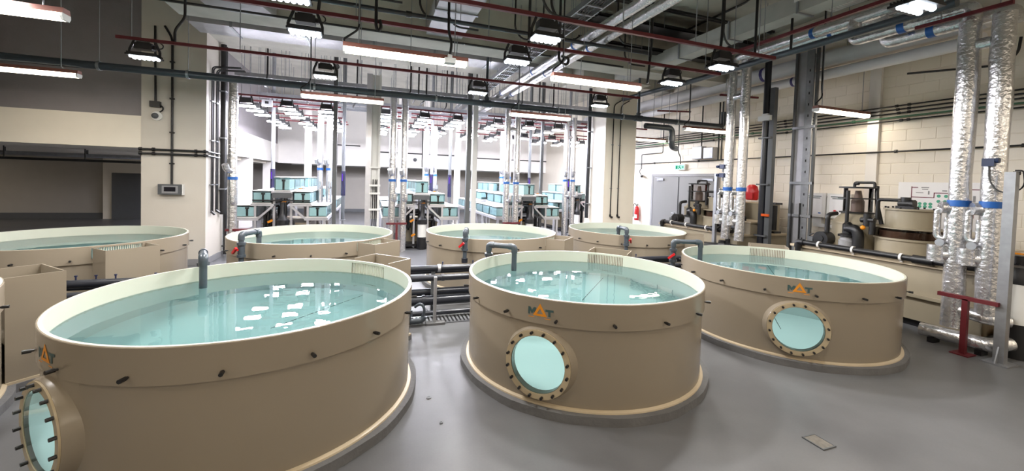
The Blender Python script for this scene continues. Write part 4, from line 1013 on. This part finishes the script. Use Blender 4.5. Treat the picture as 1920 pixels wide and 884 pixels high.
# conduits on the wall
def wall_conduit(lab, pts, r=0.016, m=M_BLACK, jx=(), bend=0.06):
    t = thing('wall_conduit', lab, 'conduit')
    part('conduit', MB().tube(pts, r, 8, bend=bend), m, t, 40)
    for p in jx: part('coupler', MB().tube([(p[0],p[1]-0.02,p[2]),(p[0],p[1]+0.02,p[2])], r*1.9, 10), m, t, 40)
    return t
WX = XR-0.085
for z, w in ((3.43,'top'), (3.365,'second'), (3.30,'third'), (3.165,'lowest')):
    wall_conduit('black conduit along the right wall, %s of the upper bank' % w, [(WX,-1,z),(WX,12.6,z)], 0.013, jx=[(WX,y,z) for y in (3.5+z*0.3,5.9+z*0.2,8.6,4.35)])
wall_conduit('green conduit along the right wall in the upper bank', [(WX,-1,3.23),(WX,12.6,3.23)], 0.016, mat('green_conduit', (0.30,0.46,0.36), 0.45), jx=[(WX,y,3.23) for y in (3.3,5.2,7.4)])
wall_conduit('single black conduit along the right wall above the door', [(WX,-1,2.61),(WX,13,2.61)], 0.016, jx=[(WX,y,2.61) for y in (3.0,4.5,6.2,9.1,11.0)])
wall_conduit('black conduit dropping to the exit sign', [(WX,9.93,4.2),(WX,9.93,2.9),(WX,9.82,2.75),(WX,9.82,2.54)], 0.016)
wall_conduit('black conduit stepping down to the small wall camera', [(WX,10.62,4.2),(WX,10.62,2.93),(WX,11.68,2.93),(WX,11.68,2.42)], 0.016)
for k, y in enumerate((9.02, 8.42, 8.32, 7.96)):
    wall_conduit('upright black conduit on the right wall, number %s left of the foil risers' % ('four','three','two','one')[k], [(WX,y,4.2),(WX,y,2.62 if k else 3.03)], 0.018)
wall_conduit('black cable bending down the wall behind the corner risers', [(WX,3.1,4.2),(WX,3.12,3.95),(WX,3.3,3.84),(WX,4.4,3.98)], 0.018, bend=0.15)
# exit sign, extinguisher, camera, junction boxes, red bag
t = thing('exit_sign', 'green lit exit sign above the double door', 'sign', (XR-0.08, 9.82, 2.445))
part('housing', MB().cbox((0,0,0),(0.06,0.42,0.17)), M_WHITE, t)
part('panel', MB().cbox((-0.032,0,0),(0.004,0.38,0.14)), emit('exit_panel', (0.72,0.95,0.88), 1.1), t)
em = emit('exit_green', (0.10,0.68,0.50), 0.8)
sg = MB()
def sb(a, b, c, d): sg.box(-0.037,-0.034,min(a,c),max(a,c),min(b,d),max(b,d))
sb(0.15,-0.05,0.08,0.05)
part('door_mark', sg, em, t)
sg = MB(); sg.bar((-0.036,0.04,0.03),(-0.036,-0.03,-0.01),0.003,0.03); sg.bar((-0.036,-0.02,-0.01),(-0.036,-0.07,-0.05),0.003,0.02); sg.bar((-0.036,0.0,0.0),(-0.036,0.05,-0.05),0.003,0.02); sg.ball((-0.036,-0.02,0.045),0.014,8,5)
part('running_figure', sg, em, t)
sg = MB(); sg.bar((-0.036,-0.10,0.0),(-0.036,-0.15,0.0),0.003,0.02); sg.prism([(-0.14,0.035),(-0.175,0.0),(-0.14,-0.035)], -0.0375,-0.0345,'x')
part('arrow_mark', sg, em, t)
t = thing('fire_extinguisher', 'red fire extinguisher hung on the wall beside the double door', 'extinguisher', (XR-0.12, 11.80, 0.62))
part('cylinder', MB().lathe([(0.001,0),(0.075,0),(0.08,0.02),(0.08,0.40),(0.06,0.46),(0.03,0.49),(0.001,0.49)],20), M_RED, t, 40)
part('label_sheet', MB().lathe([(0.0815,0.07),(0.0815,0.2)],10,a0=PI*0.75,a1=PI*1.35), MATS['paper'], t, 60)
part('valve', MB().tube([(0,0,0.48),(0,0,0.54)],0.022,10).bar((0,0.0,0.55),(-0.02,-0.1,0.57),0.02,0.015).bar((0,0.0,0.53),(-0.02,-0.1,0.52),0.02,0.012), M_BLACK, t)
part('hose', MB().tube([(0,0.03,0.52),(0,0.13,0.60),(0,0.20,0.5),(0,0.19,0.1)],0.014,8,bend=0.08), M_BLACK, t, 40)
t = thing('bullet_camera', 'small grey bullet camera with a curled cable on the right wall', 'camera', (XR-0.02, 11.66, 2.18))
part('body', MB().tube([(-0.05,0.03,0.0),(-0.16,-0.14,-0.02)],0.045,12), M_GREY, t, 40)
part('mount', MB().tube([(0.01,0.05,0.02),(-0.06,0.02,0.0)],0.035,12), M_GREY, t, 40)
part('lens', MB().tube([(-0.161,-0.142,-0.02),(-0.163,-0.145,-0.02)],0.03,12), M_BLACK, t)
part('cable', MB().tube([(-0.03,0.05,0.03),(-0.04,0.13,0.10),(-0.05,0.12,0.22),(-0.06,0.02,0.26)],0.012,8,bend=0.06), M_BLACK, t, 40)
for lab, ya, yb, za, zb in (('left grey junction box high on the right wall', 8.92, 9.28, 2.66, 3.02), ('right grey junction box high on the right wall', 8.52, 8.87, 2.66, 2.97)):
    t = thing('junction_box', lab, 'box', (XR-0.006, 0, 0), 0, 'grey junction boxes')
    part('housing', MB().box(-0.15,0,ya,yb,za,zb), M_GREY, t)
    part('cover', MB().box(-0.165,-0.15,ya+0.015,yb-0.015,za+0.015,zb-0.015), M_STEEL, t)
t = thing('red_bag', 'red rounded case hanging behind the farther foil risers', 'case', (8.72, 7.18, 1.58))
rb = MB().lathe([(0.001,0),(0.13,0),(0.16,0.03),(0.165,0.22),(0.13,0.33),(0.07,0.375),(0.001,0.38)],20); rb.v = [(p[0]*0.6,p[1],p[2]) for p in rb.v]
part('cover', rb, M_RED, t, 40)
part('pocket', MB().box(-0.125,-0.09,-0.11,0.11,0.03,0.17), M_RED, t)
part('bracket', MB().cbox((0.12,0,0.2),(0.24,0.05,0.05)), M_STEEL, t)
t = thing('brown_chamber', 'grey brown tank wall section behind the farther foil risers', 'tank', (8.35, 7.2, 0.90))
part('panel', MB().box(-0.03,0.35,-0.75,0.75,0.0,0.62), M_SUMP, t)
part('rim', MB().box(-0.05,0.38,-0.78,0.78,0.62,0.64), M_BEAD, t)
# ------------------------------------------------------------------ left column and corridor
YC = 9.52
t = thing('dome_camera', 'white dome camera on the left column below its black box', 'camera', (-3.88, YC, 2.90))
part('base', MB().tube([(0,0,0),(0,-0.04,0)],0.085,18), M_WHITE, t, 40)
dm = MB().ball((-0.02,-0.05,-0.0),0.055,14,8)
part('dome', dm, M_DGREY, t, 60)
part('cable', MB().tube([(0.03,-0.02,0.07),(0.10,-0.03,0.12),(0.09,-0.03,0.19),(0.03,-0.03,0.2)],0.012,8,bend=0.05), M_BLACK, t, 40)
t = thing('junction_box', 'small black junction box above the dome camera', 'box', (-3.90, YC, 3.12))
part('housing', MB().cbox((0,-0.035,0),(0.16,0.07,0.11)), M_BLACK, t)
part('conduit', MB().tube([(0.0,-0.03,0.05),(-0.01,-0.03,1.48)],0.018,8), M_BLACK, t, 40)
t = thing('touch_controller', 'grey control panel with a dark screen on the left column', 'control panel', (-3.64, YC-0.008, 1.50))
part('housing', MB().cbox((0,-0.05,0),(0.38,0.10,0.20)), M_DGREY, t)
part('bezel', MB().cbox((0.0,-0.103,0),(0.25,0.008,0.145)), M_GREY, t)
part('screen', MB().cbox((0.0,-0.108,0.005),(0.18,0.004,0.085)), mat('dark_screen', (0.10,0.10,0.13), 0.15, var=0.02), t)
part('side_hinge', MB().cbox((0.19,-0.05,0),(0.02,0.10,0.21)), M_WHITE, t)
part('conduit', MB().tube([(-0.0,-0.025,0.10),(-0.0,-0.025,2.9),(-0.12,-0.025,3.12)],0.02,8,bend=0.1), M_BLACK, t, 40)
for z in (0.5,1.1,1.75,2.45): part('saddle', MB().cbox((0,-0.025,z),(0.07,0.05,0.025)), M_BLACK, t)
for lab, z in (('upper of two black conduits across the left column', 2.26), ('lower of two black conduits across the left column', 2.18)):
    t = thing('wall_conduit', lab, 'conduit')
    part('conduit', MB().tube([(-4.14,YC-0.05,z),(-3.06,YC-0.05,z),(-3.03,YC+0.5,z-0.02)],0.02,8,bend=0.03), M_BLACK, t, 40)
    for x in (-4.12,-3.92,-3.25,-3.10): part('coupler', MB().tube([(x-0.02,YC-0.05,z),(x+0.02,YC-0.05,z)],0.034,10), M_BLACK, t, 40)
for k, (y, zb) in enumerate(((9.72,1.05),(9.80,1.02),(9.98,1.06),(10.06,1.04))):
    t = thing('wall_conduit', 'upright black conduit on the right face of the left column, %s from the corner' % ('first','second','third','fourth')[k], 'conduit')
    part('conduit', MB().tube([(-3.07,y,zb),(-3.07,y,4.0),(-2.6,y+0.1,4.05)],0.014,8,bend=0.08), M_BLACK, t, 40)
    part('end_fitting', MB().tube([(-3.07,y,zb),(-3.03,y,zb-0.04)],0.024,8), M_BLACK, t, 40)
    for z in (1.6,2.5,3.3): part('saddle', MB().cbox((-3.075,y,z),(0.05,0.06,0.02)), M_STEEL, t)
for k, (y, r) in enumerate(((10.25,0.055),(10.40,0.03))):
    t = thing('drain_pipe', ('thick' if k == 0 else 'thin')+' black downpipe at the back edge of the left column', 'pipe')
    part('pipe', MB().tube([(-3.03,y,0.95 if k == 0 else 0.05),(-3.03,y,4.6)],r,12), M_BLACK, t, 40)
    for z in (1.5,2.6,3.6): part('clamp', MB().cbox((-3.035,y,z),(0.125,0.13,0.03)), M_STEEL, t)
# corridor services behind the opening
t = thing('corridor_pipe', 'pale pipe hung under the corridor soffit at the left', 'pipe')
part('pipe', MB().tube([(-13,12.0,2.15),(-4.5,12.0,2.15)],0.045,12), M_STEEL, t, 40)
for x in (-9,-7.6,-6.2,-5.2): part('hanger', MB().tube([(x,12,2.15),(x,12,2.28)],0.02,8), M_BLACK, t)
t = thing('corridor_pipe', 'dark cable tray hung under the corridor soffit at the left', 'cable tray')
part('tray', MB().box(-13,-4.4,11.2,11.5,2.0,2.05), M_BLACK, t)
for x in (-8.6,-7.2,-5.9,-4.9): part('hanger', MB().tube([(x,11.35,2.05),(x,11.35,2.28)],0.012,8), M_BLACK, t)
# conduits on the right column
for k, x in enumerate((5.99, 6.21)):
    t = thing('wall_conduit', ('left' if k == 0 else 'right')+' black conduit running down the front of the right column', 'conduit')
    part('conduit', MB().tube([(x,9.07,1.03),(x,9.07,3.95),(x+0.25,9.07,4.1)],0.014,8,bend=0.1), M_BLACK, t, 40)
    part('end_fitting', MB().tube([(x,9.07,1.06),(x,9.07,1.0),(x+0.06,9.04,0.98)],0.026,8,bend=0.02), M_BLACK, t, 40)
    for z in (1.75,2.9): part('saddle', MB().cbox((x,9.08,z),(0.05,0.04,0.02)), M_STEEL, t)
t = thing('drain_pipe', 'black downpipe beside the left face of the right column', 'pipe')
part('pipe', MB().tube([(5.70,9.80,0.9),(5.70,9.80,4.5)],0.05,12), M_PVC2, t, 40)
for z in (1.3,2.3,3.3): part('clamp', MB().cbox((5.73,9.80,z),(0.14,0.12,0.025)), M_STEEL, t)
# ------------------------------------------------------------------ back hall: aquarium racks
M_GLASS = clear_mat('aquarium_glass', (0.92, 0.985, 0.99))
M_AQBACK = mat('pale_blue_panel', (0.79, 0.93, 0.95), 0.4, var=0.04)
E_LEDB = emit('cool_white_panel', (0.95, 0.95, 1.0), LED_BACK_E)
AQ = {}
def aq_mesh(w, l, h):
    k = (w, l, h)
    if k not in AQ:
        d = {}
        g = MB()
        g.box(-w/2, w/2, 0, l, 0, h)
        d['glass'] = g.mesh('glass', M_GLASS)
        d['water'] = MB().box(-w/2+0.02, w/2-0.02, 0.05, l-0.02, 0.01, h*0.86).mesh('water', M_AQBACK)
        d['lid'] = MB().box(-w/2-0.008, w/2+0.008, -0.008, l+0.008, h, h+0.014).mesh('lid', M_WHITE)
        d['standpipe'] = MB().tube([(0.02,0.035,0.02),(0.02,0.035,h*0.82)], 0.022, 8).tube([(0.02,0.035,h*0.7),(0.02,0.035,h*0.84)],0.04,8).mesh('standpipe', M_BLACK)
        d['base'] = MB().box(-w/2-0.01, w/2+0.01, -0.01, l+0.01, -0.025, -0.001).mesh('base', M_WHITE)
        AQ[k] = d
    return AQ[k]
def aquarium(label, x, y, z, w, l, h, group):
    t = thing('aquarium', label, 'aquarium', (x, y, z), 0, group)
    for k, me in aq_mesh(w, l, h).items(): obj(k, me, t)
    return t
RACKX = ((-1.98, 'first rack from the left'), (1.27, 'second rack from the left'), (4.32, 'third rack from the left'), (7.45, 'rightmost rack'))
def rack(xc, y0, wh, front=True, n=3):
    L = 0.78
    t = thing('aquarium_rack', 'stepped aluminium aquarium rack, %s' % wh, 'rack', (xc, y0, 0), 0, 'aquarium racks')
    ye = n*L
    for s in (-1, 1):
        part('low_shelf', MB().box(s*0.74-0.26, s*0.74+0.26, -0.03, ye, 0.76, 0.82), M_ALU, t)
        part('mid_shelf', MB().box(s*0.40-0.24, s*0.40+0.24, -0.03, ye, 1.10, 1.15), M_ALU, t)
        for y in (0.0, ye-0.05):
            part('leg', MB().cbox((s*0.92, y+0.02, 0.38), (0.06,0.06,0.76)), M_ALU, t)
            part('leg', MB().cbox((s*0.55, y+0.02, 0.55), (0.05,0.05,1.10)), M_ALU, t)
            part('diagonal', MB().bar((s*0.50,y+0.0,0.80),(s*0.19,y+0.0,1.10),0.045,0.045), M_ALU, t)
        part('drip_tray', MB().box(s*0.30-0.3, s*0.30+0.3, -0.06, 0.02, 1.225, 1.25), M_BLACK, t)
    part('top_shelf', MB().box(-0.22, 0.22, -0.03, ye, 1.40, 1.45), M_ALU, t)
    part('top_front', MB().box(-0.20, 0.20, -0.05, -0.02, 1.30, 1.42), M_DGREY, t)
    for y in (0.1, ye-0.1): part('leg', MB().cbox((0.18,y,0.72),(0.05,0.05,1.4)).cbox((-0.18,y,0.72),(0.05,0.05,1.4)), M_ALU, t)
    for k in range(n):
        b = ('front' if k == 0 else 'middle' if k == 1 else 'rear')
        aquarium('small %s aquarium on the top shelf of the %s' % (b, wh), xc, y0+L*k, 1.48, 0.33, L-0.06, 0.30, 'top shelf aquaria')
        for s, sd in ((-1,'left'),(1,'right')):
            aquarium('%s aquarium on the middle shelf, %s side of the %s' % (b, sd, wh), xc+s*0.42, y0+L*k, 1.18, 0.38, L-0.06, 0.27, 'middle shelf aquaria')
            aquarium('%s aquarium on the low shelf, %s side of the %s' % (b, sd, wh), xc+s*0.74, y0+L*k, 0.85, 0.47, L-0.06, 0.26, 'low shelf aquaria')
    if front:
        p = thing('rack_filter', 'black canister with white jacket under the %s' % wh, 'filter', (xc+0.02, y0-0.06, 0), 0, 'canister filters')
        part('jacket', MB().lathe([(0.001,0.32),(0.115,0.32),(0.115,0.66),(0.001,0.66)],20), M_WHITE, p, 35)
        part('foot', MB().lathe([(0.001,0.0),(0.13,0.0),(0.13,0.32),(0.001,0.32)],20), M_BLACK, p, 35)
        part('head', MB().lathe([(0.001,0.66),(0.135,0.66),(0.135,0.78),(0.09,0.84),(0.05,0.95),(0.05,1.2),(0.001,1.2)],20), M_BLACK, p, 35)
        p = thing('rack_pipes', 'tangle of black pipes with orange valves under the %s' % wh, 'pipe', (xc, y0+0.05, 0), 0, 'rack pipework')
        rng = random.Random(int(xc*10)+50)
        for j in range(7):
            x0, x1 = rng.uniform(-0.4,0.4), rng.uniform(-0.42,0.42); z0_, z1_ = rng.uniform(0.2,0.7), rng.uniform(0.65,1.1)
            part('pipe', MB().tube([(x0,0.12+0.05*j,z0_),(x0,0.12+0.05*j,z1_),(x1,0.12+0.05*j,z1_),(x1,0.12+0.05*j,z0_-0.15)],0.03,8,bend=0.05), M_BLACK, p, 40)
        part('vertical_feed', MB().tube([(0.06,0.0,0.9),(0.06,0.0,1.28)],0.035,8), M_BLACK, p, 40)
        for (hx,hz) in ((-0.24,0.74),(0.04,1.2),(-0.2,0.36)):
            part('valve_handle', MB().bar((hx-0.05,-0.06,hz-0.025),(hx+0.05,-0.06,hz+0.03),0.03,0.05), M_YELLOW, p)
        p = thing('rack_sump', 'grey sump box under the %s' % wh, 'tank', (xc, y0+0.35, 0), 0, 'rack sumps')
        part('body', MB().box(-0.5,0.5,0.15,1.9,0.12,0.62), M_SUMP, p)
        part('rim', MB().box(-0.52,0.52,0.13,1.92,0.62,0.65), M_BEAD, p)
        part('base', MB().box(-0.6,0.6,-0.3,1.95,0.05,0.12), M_BLACK, p)
        p = thing('lid_box_unit', 'white lid box with orange knob on the %s' % wh, 'box', (xc+0.36, y0+0.28, 1.464), 0, 'lid boxes')  # plain lid box with knob and handle, no feeding device
        part('lid_box', MB().cbox((0,0,0.02),(0.2,0.3,0.04)), M_WHITE, p)
        part('knob', MB().cbox((0.0,-0.08,0.05),(0.05,0.05,0.025)), M_YELLOW, p)
        part('handle', MB().cbox((0.0,0.06,0.05),(0.16,0.02,0.02)), M_BLACK, p)
rack(RACKX[0][0], 10.72, RACKX[0][1]); rack(RACKX[1][0], 10.72, RACKX[1][1]); rack(RACKX[2][0], 10.72, RACKX[2][1])
rack(RACKX[3][0], 13.6, RACKX[3][1], True)
rack(RACKX[0][0], 13.75, 'far rack behind the first one', False, 3)
rack(RACKX[1][0], 13.75, 'far rack behind the second one', False, 3)
rack(RACKX[2][0], 13.75, 'far rack behind the third one', False, 3)
# ------------------------------------------------------------------ back hall lamps
BL = {}
hs = MB().cbox((0,0,0.014),(0.36,0.18,0.022))
BL['heat_sink'] = hs.mesh('heat_sink', M_BLACK)
BL['driver_box'] = MB().cbox((0,0,0.12),(0.24,0.15,0.12)).bar((-0.15,0,0.02),(-0.10,0,0.23),0.012,0.03).bar((0.15,0,0.02),(0.10,0,0.23),0.012,0.03).mesh('driver_box', M_BLACK)
BL['lens_panel'] = MB().cbox((0,0,-0.012),(0.34,0.16,0.026)).mesh('lens_panel', E_LEDB)
cols = (-2.80, -1.95, -1.08, 0.33, 1.33, 2.23, 3.40, 4.37, 5.32, 6.45, 7.40, 8.25)
rows = (11.0, 11.75, 12.5, 13.85, 14.8, 15.5)
for j, y in enumerate(rows):
    for i, x in enumerate(cols):
        if i > 8 and j < 3: continue
        if 5.6 < x < 6.9 and y < 10.5: continue
        t = thing('hall_lamp', 'lit flood lamp over the %s rack, row %s from the front, %s place' % (('first','second','third','rightmost')[i//3], ('one','two','three','four','five','six')[j], ('left','middle','right')[i%3]), 'lamp', (x, y, 3.45), 0, 'flood lamps of the back hall')
        for k, me in BL.items(): obj(k, me, t)
    for k, (a, b) in enumerate(((-3.1,-0.8),(0.0,2.55),(3.1,5.6),(6.1,8.55))):
        w = ('first','second','third','fourth')[k]
        strut('red strut bar carrying back hall lamps over the %s rack, row %s from the front' % (w, ('one','two','three','four','five','six')[j]), (a,y,3.70), (b,y,3.70), [(a+0.2,y),(b-0.2,y)], 'red strut bars of the back hall', 0.04)
# ------------------------------------------------------------------ back hall uprights
def hall_riser(lab, x, y, z0, z1, r=0.085, band=2.15):
    t = thing('foil_riser', lab, 'pipe', (x, y, 0), 0, 'foil risers of the back hall')
    rng = random.Random(int(x*77)+1000)
    pts = [(rng.uniform(-.005,.005), 0, z0+(z1-z0)*k/10) for k in range(11)]
    part('pipe', MB().tube(pts, [r*rng.uniform(0.95,1.05) for _ in pts], 12), M_FOIL, t, 60)
    part('tape_band', MB().tube([(0,0,band),(0,0,band+0.06)], r*1.06, 12), M_BLUE, t, 40)
    part('branch', MB().tube([(0,0,band+0.16),(-0.06,-0.15,band+0.2),(-0.07,-0.2,band+0.3)], r*0.7, 10, bend=0.04), M_FOIL, t, 40)
    part('branch', MB().tube([(0,0,band-0.45),(0.05,-0.18,band-0.45),(0.05,-0.18,band-0.3)], r*0.6, 10, bend=0.04), M_FOIL, t, 40)
    return t
for lab, x, y, z1, b in (('foil wrapped riser beside the left column in the back hall', -2.60, 9.35, 3.72, 1.72),
        ('foil wrapped riser left of the second aquarium rack, left one', 0.50, 10.35, 4.0, 1.76), ('foil wrapped riser left of the second aquarium rack, right one', 0.77, 10.35, 4.0, 1.76),
        ('foil wrapped riser behind the first aquarium rack, left one', -1.30, 11.9, 3.5, 2.0), ('foil wrapped riser behind the first aquarium rack, right one', -1.08, 11.9, 3.5, 2.0),
        ('foil wrapped riser left of the third aquarium rack, left one', 3.48, 10.3, 3.9, 1.78), ('foil wrapped riser left of the third aquarium rack, right one', 3.76, 10.3, 3.9, 1.78),
        ('foil wrapped riser right of the third aquarium rack, left one', 5.72, 11.2, 3.9, 1.9), ('foil wrapped riser right of the third aquarium rack, right one', 5.98, 11.2, 3.9, 1.9),
        ('foil wrapped riser far behind the second rack, left one', 1.75, 13.6, 3.6, 1.95), ('foil wrapped riser far behind the second rack, right one', 2.02, 13.6, 3.6, 1.95),
        ('foil wrapped riser far behind the third rack, left one', 4.35, 13.45, 3.6, 1.95), ('foil wrapped riser far behind the third rack, right one', 4.62, 13.45, 3.6, 1.95)):
    hall_riser(lab, x, y, 0.0, z1, 0.085 if y < 11 else 0.075, b)
for k, (x, y) in enumerate(((0.63,10.35),(3.62,10.3),(5.85,11.2))):
    t = thing('foil_link', 'short foil link across the risers beside the %s rack of the back hall' % ('second','third','rightmost')[k], 'pipe', (x, y, 0))
    part('pipe', MB().tube([(-0.09,0,3.28),(0.09,0,3.28)], 0.05, 10), M_FOIL, t, 40)
for k, (x, y) in enumerate(((-2.45,9.3),(0.62,10.25),(3.62,10.2))):
    t = thing('red_stand', 'small dark red pipe stand at the back hall risers, %s from the left' % ('first','second','third')[k], 'stand', (x, y, 0))
    part('leg', MB().cbox((0,0,0.35),(0.05,0.05,0.70)), M_REDSTEEL, t)
    part('crossbar', MB().bar((-0.25,0,0.72),(0.25,0,0.72),0.05,0.045), M_REDSTEEL, t)
    part('base_plate', MB().cbox((0,0,0.005),(0.14,0.14,0.01)), M_REDSTEEL, t)
def upright(lab, x, y, w, d, z1, m, flat=True):
    z1 = min(z1, ZC-0.003)
    t = thing('upright_post', lab, 'post', (x, y, 0), 0, 'back hall uprights')
    part('post', MB().cbox((0,0,z1/2),(w,d,z1)), m, t)
    part('base_plate', MB().cbox((0,0,0.006),(w+0.1,d+0.1,0.012)), m, t)
    return t
upright('grey steel post right of the first aquarium rack', -0.82, 10.35, 0.09, 0.09, ZC, M_DGREY)
upright('grey steel post left of the third aquarium rack', 2.40, 10.3, 0.11, 0.11, ZC, M_DGREY)
upright('grey steel post right of the third aquarium rack', 4.85, 11.1, 0.08, 0.08, ZC, M_DGREY)
t = thing('service_column', 'white service column with cables and brackets between the first two racks', 'column', (0.04, 10.55, 0))
part('left_upright', MB().cbox((-0.11,0,2.2),(0.13,0.10,4.4)), M_ALU, t)
part('right_upright', MB().cbox((0.14,0,2.2),(0.05,0.10,4.4)), M_WHITE, t)
part('back_panel', MB().cbox((0.03,0.05,2.6),(0.22,0.02,3.6)), M_WHITE, t)
for z in (1.05,1.45,1.65,2.1): part('bracket', MB().cbox((0.05,-0.03,z),(0.26,0.10,0.05)), M_WHITE, t)
for x in (0.0,0.05,0.09): part('cable', MB().tube([(x,-0.05,0.3),(x+0.01,-0.06,1.8)],0.012,6), M_BLACK, t)
t = thing('service_column', 'white service column right of the second rack', 'column', (2.58, 10.75, 0))
part('left_upright', MB().cbox((-0.05,0,2.2),(0.06,0.09,4.4)), M_ALU, t)
part('right_upright', MB().cbox((0.10,0,2.2),(0.13,0.09,4.4)), M_WHITE, t)
for k, (x, y, l) in enumerate(((-2.62,12.9,'first'),(-0.75,12.4,'second'),(1.86,13.2,'third'),(2.35,12.6,'fourth'),(4.62,12.7,'fifth'),(5.35,13.3,'sixth'),(6.55,12.6,'seventh'))):
    t = thing('uv_pipe', 'dark upright pipe with violet glow in the back hall, %s from the left' % l, 'pipe', (x, y, 0), 0, 'dark uprights of the back hall')
    part('pipe', MB().tube([(0,0,0.6),(0,0,ZC-0.05)],0.05,10), M_DGREY if k % 2 else M_STEEL, t, 40)
    part('uv_sleeve', MB().tube([(0,0,1.3),(0,0,2.0)],0.062,10), mat('violet_sleeve', (0.13,0.12,0.22), 0.25), t, 40)
    part('lamp_dot', MB().tube([(-0.02,-0.058,1.72),(-0.02,-0.058,1.92)],0.012,6), emit('violet_glow', (0.45,0.28,0.85), 1.0), t)
    part('bracket', MB().cbox((0,0,0.6),(0.14,0.14,0.03)).cbox((0,0,0.3),(0.05,0.05,0.6)), M_STEEL, t)
# white square columns on the far side of the racks
for k, (x, y) in enumerate(((-2.25,16.8),(1.1,16.6),(2.05,16.2),(3.4,16.6))):
    upright('white square column in the far part of the hall, %s from the left' % ('first','second','third','fourth')[k], x, y, 0.22, 0.2, ZC, M_WALLW)
# conduits on the back wall
YW = 19.97
for lab, pts in (('black conduit stepping across the back wall, left one', [(-0.1,YW,3.9),(-0.1,YW,3.05),(4.2,YW,3.05),(4.2,YW,2.4)]),
                 ('black conduit stepping across the back wall, right one', [(5.1,YW,3.9),(5.1,YW,2.98),(9.0,YW,2.98)]),
                 ('black conduit with a red end on the back wall at the left', [(-1.85,YW,3.6),(-1.85,YW,3.28),(-0.5,YW,3.28)]),
                 ('upright black conduit on the back wall left of the service column', [(-1.5,YW,4.6),(-1.5,YW,2.4)]),
                 ('upright black conduit on the back wall right of the service column', [(2.35,YW,4.6),(2.35,YW,2.4)])):
    wall_conduit(lab, pts, 0.025)
t = thing('corridor_pipe', 'pale pipe under the soffit of the far corridor', 'pipe')
part('pipe', MB().tube([(-3.5,21.0,2.36),(8.5,21.0,2.36)],0.05,10), M_WHITE, t, 40)
for x in (-2,1,4,7): part('hanger', MB().tube([(x,21,2.36),(x,21,2.5)],0.015,6), M_BLACK, t)
t = thing('dome_camera', 'small dome camera on the back wall', 'camera', (2.0, YW, 2.75))
part('dome', MB().ball((0,-0.08,0),0.09,12,8), M_DGREY, t, 60)
part('base', MB().tube([(0,0.02,0.02),(0,-0.05,0.02)],0.11,14), M_WHITE, t, 40)
t = thing('cable_ladder', 'galvanised cable ladder crossing the back hall below the soffit', 'cable tray')
for y in (10.85, 11.25): part('side_rail', MB().bar((-3,y,4.15),(8.3,y,4.15),0.02,0.09), M_STEEL, t)
RU2 = MB().cbox((0,11.05,4.13),(0.03,0.4,0.02)).mesh('rung', M_STEEL)
for k in range(36): obj('rung', RU2, t, (-2.9+0.31*k, 0, 0))
hang_many(t, [(-2.8+0.42*k, y, 4.2) for k in range(27) for y in (10.83, 11.27) if not (y < 10.9 and 5.0 < -2.8+0.42*k < 7.0)])
for k in range(4): part('cable', MB().tube([(-3,10.92+0.08*k,4.16),(8.3,10.92+0.08*k,4.16)],0.02,6), M_BLACK, t, 60)
pipe('foil_pipe', 'foil wrapped pipe crossing the back hall under the dark pipe', [(-2.6,9.35,3.72),(5.6,9.35,3.72)], 0.06, M_FOIL, bands=[((x,9.35,3.72),(x+0.06,9.35,3.72)) for x in (-2.0,2.0,3.6,5.2)])

for j, (y, z) in enumerate(((12.9, 4.05), (14.3, 4.1))):
    t = thing('cable_ladder', 'galvanised cable ladder in the back hall, %s behind the first' % ('second','third')[j], 'cable tray')
    for yy in (y-0.2, y+0.2): part('side_rail', MB().bar((-3,yy,z),(8.3,yy,z),0.02,0.09), M_STEEL, t)
    part('cable', MB().box(-3,8.3,y-0.15,y+0.15,z,z+0.04), M_BLACK, t)
    hang_many(t, [(-2.9+0.5*k, yy, z) for k in range(23) for yy in (y-0.22, y+0.22)])
for k, (x, y, z1) in enumerate(((-2.2,10.2,3.85),(-1.5,11.4,3.75),(0.9,10.4,3.9),(1.1,10.45,3.85),(1.3,10.5,3.8),(2.9,11.6,3.8),(3.9,10.4,3.85),(4.9,10.5,3.9),(5.1,12.0,3.8),(-0.4,11.6,3.75),(2.0,11.5,3.8),(7.1,12.3,3.8))):
    t = thing('cable_drop', 'black conduit dropping to the back hall lamps, %s of twelve' % ('first','second','third','fourth','fifth','sixth','seventh','eighth','ninth','tenth','eleventh','twelfth')[k], 'cable')
    part('conduit', MB().tube([(x,y,ZC-0.002),(x,y,z1+0.12),(x-0.1,y+0.1,z1),(x-0.1,y+0.4,z1)], 0.02, 8, bend=0.1), M_BLACK, t, 40)
for k, (x, y) in enumerate(((-2.45,11.37),(0.9,11.37),(3.9,11.37))):
    t = thing('relay_box', 'grey relay box between the lamps over the %s rack' % ('first','second','third')[k], 'box', (x, y, 3.60))
    part('housing', MB().cbox((0,0,0),(0.22,0.10,0.16)), M_GREY, t)
    part('window', MB().cbox((0,-0.052,0.01),(0.08,0.006,0.06)), M_BLACK, t)
    part('hanger', MB().tube([(0,0,0.08),(0,0,ZC-3.602)],0.006,5), M_STEEL, t)
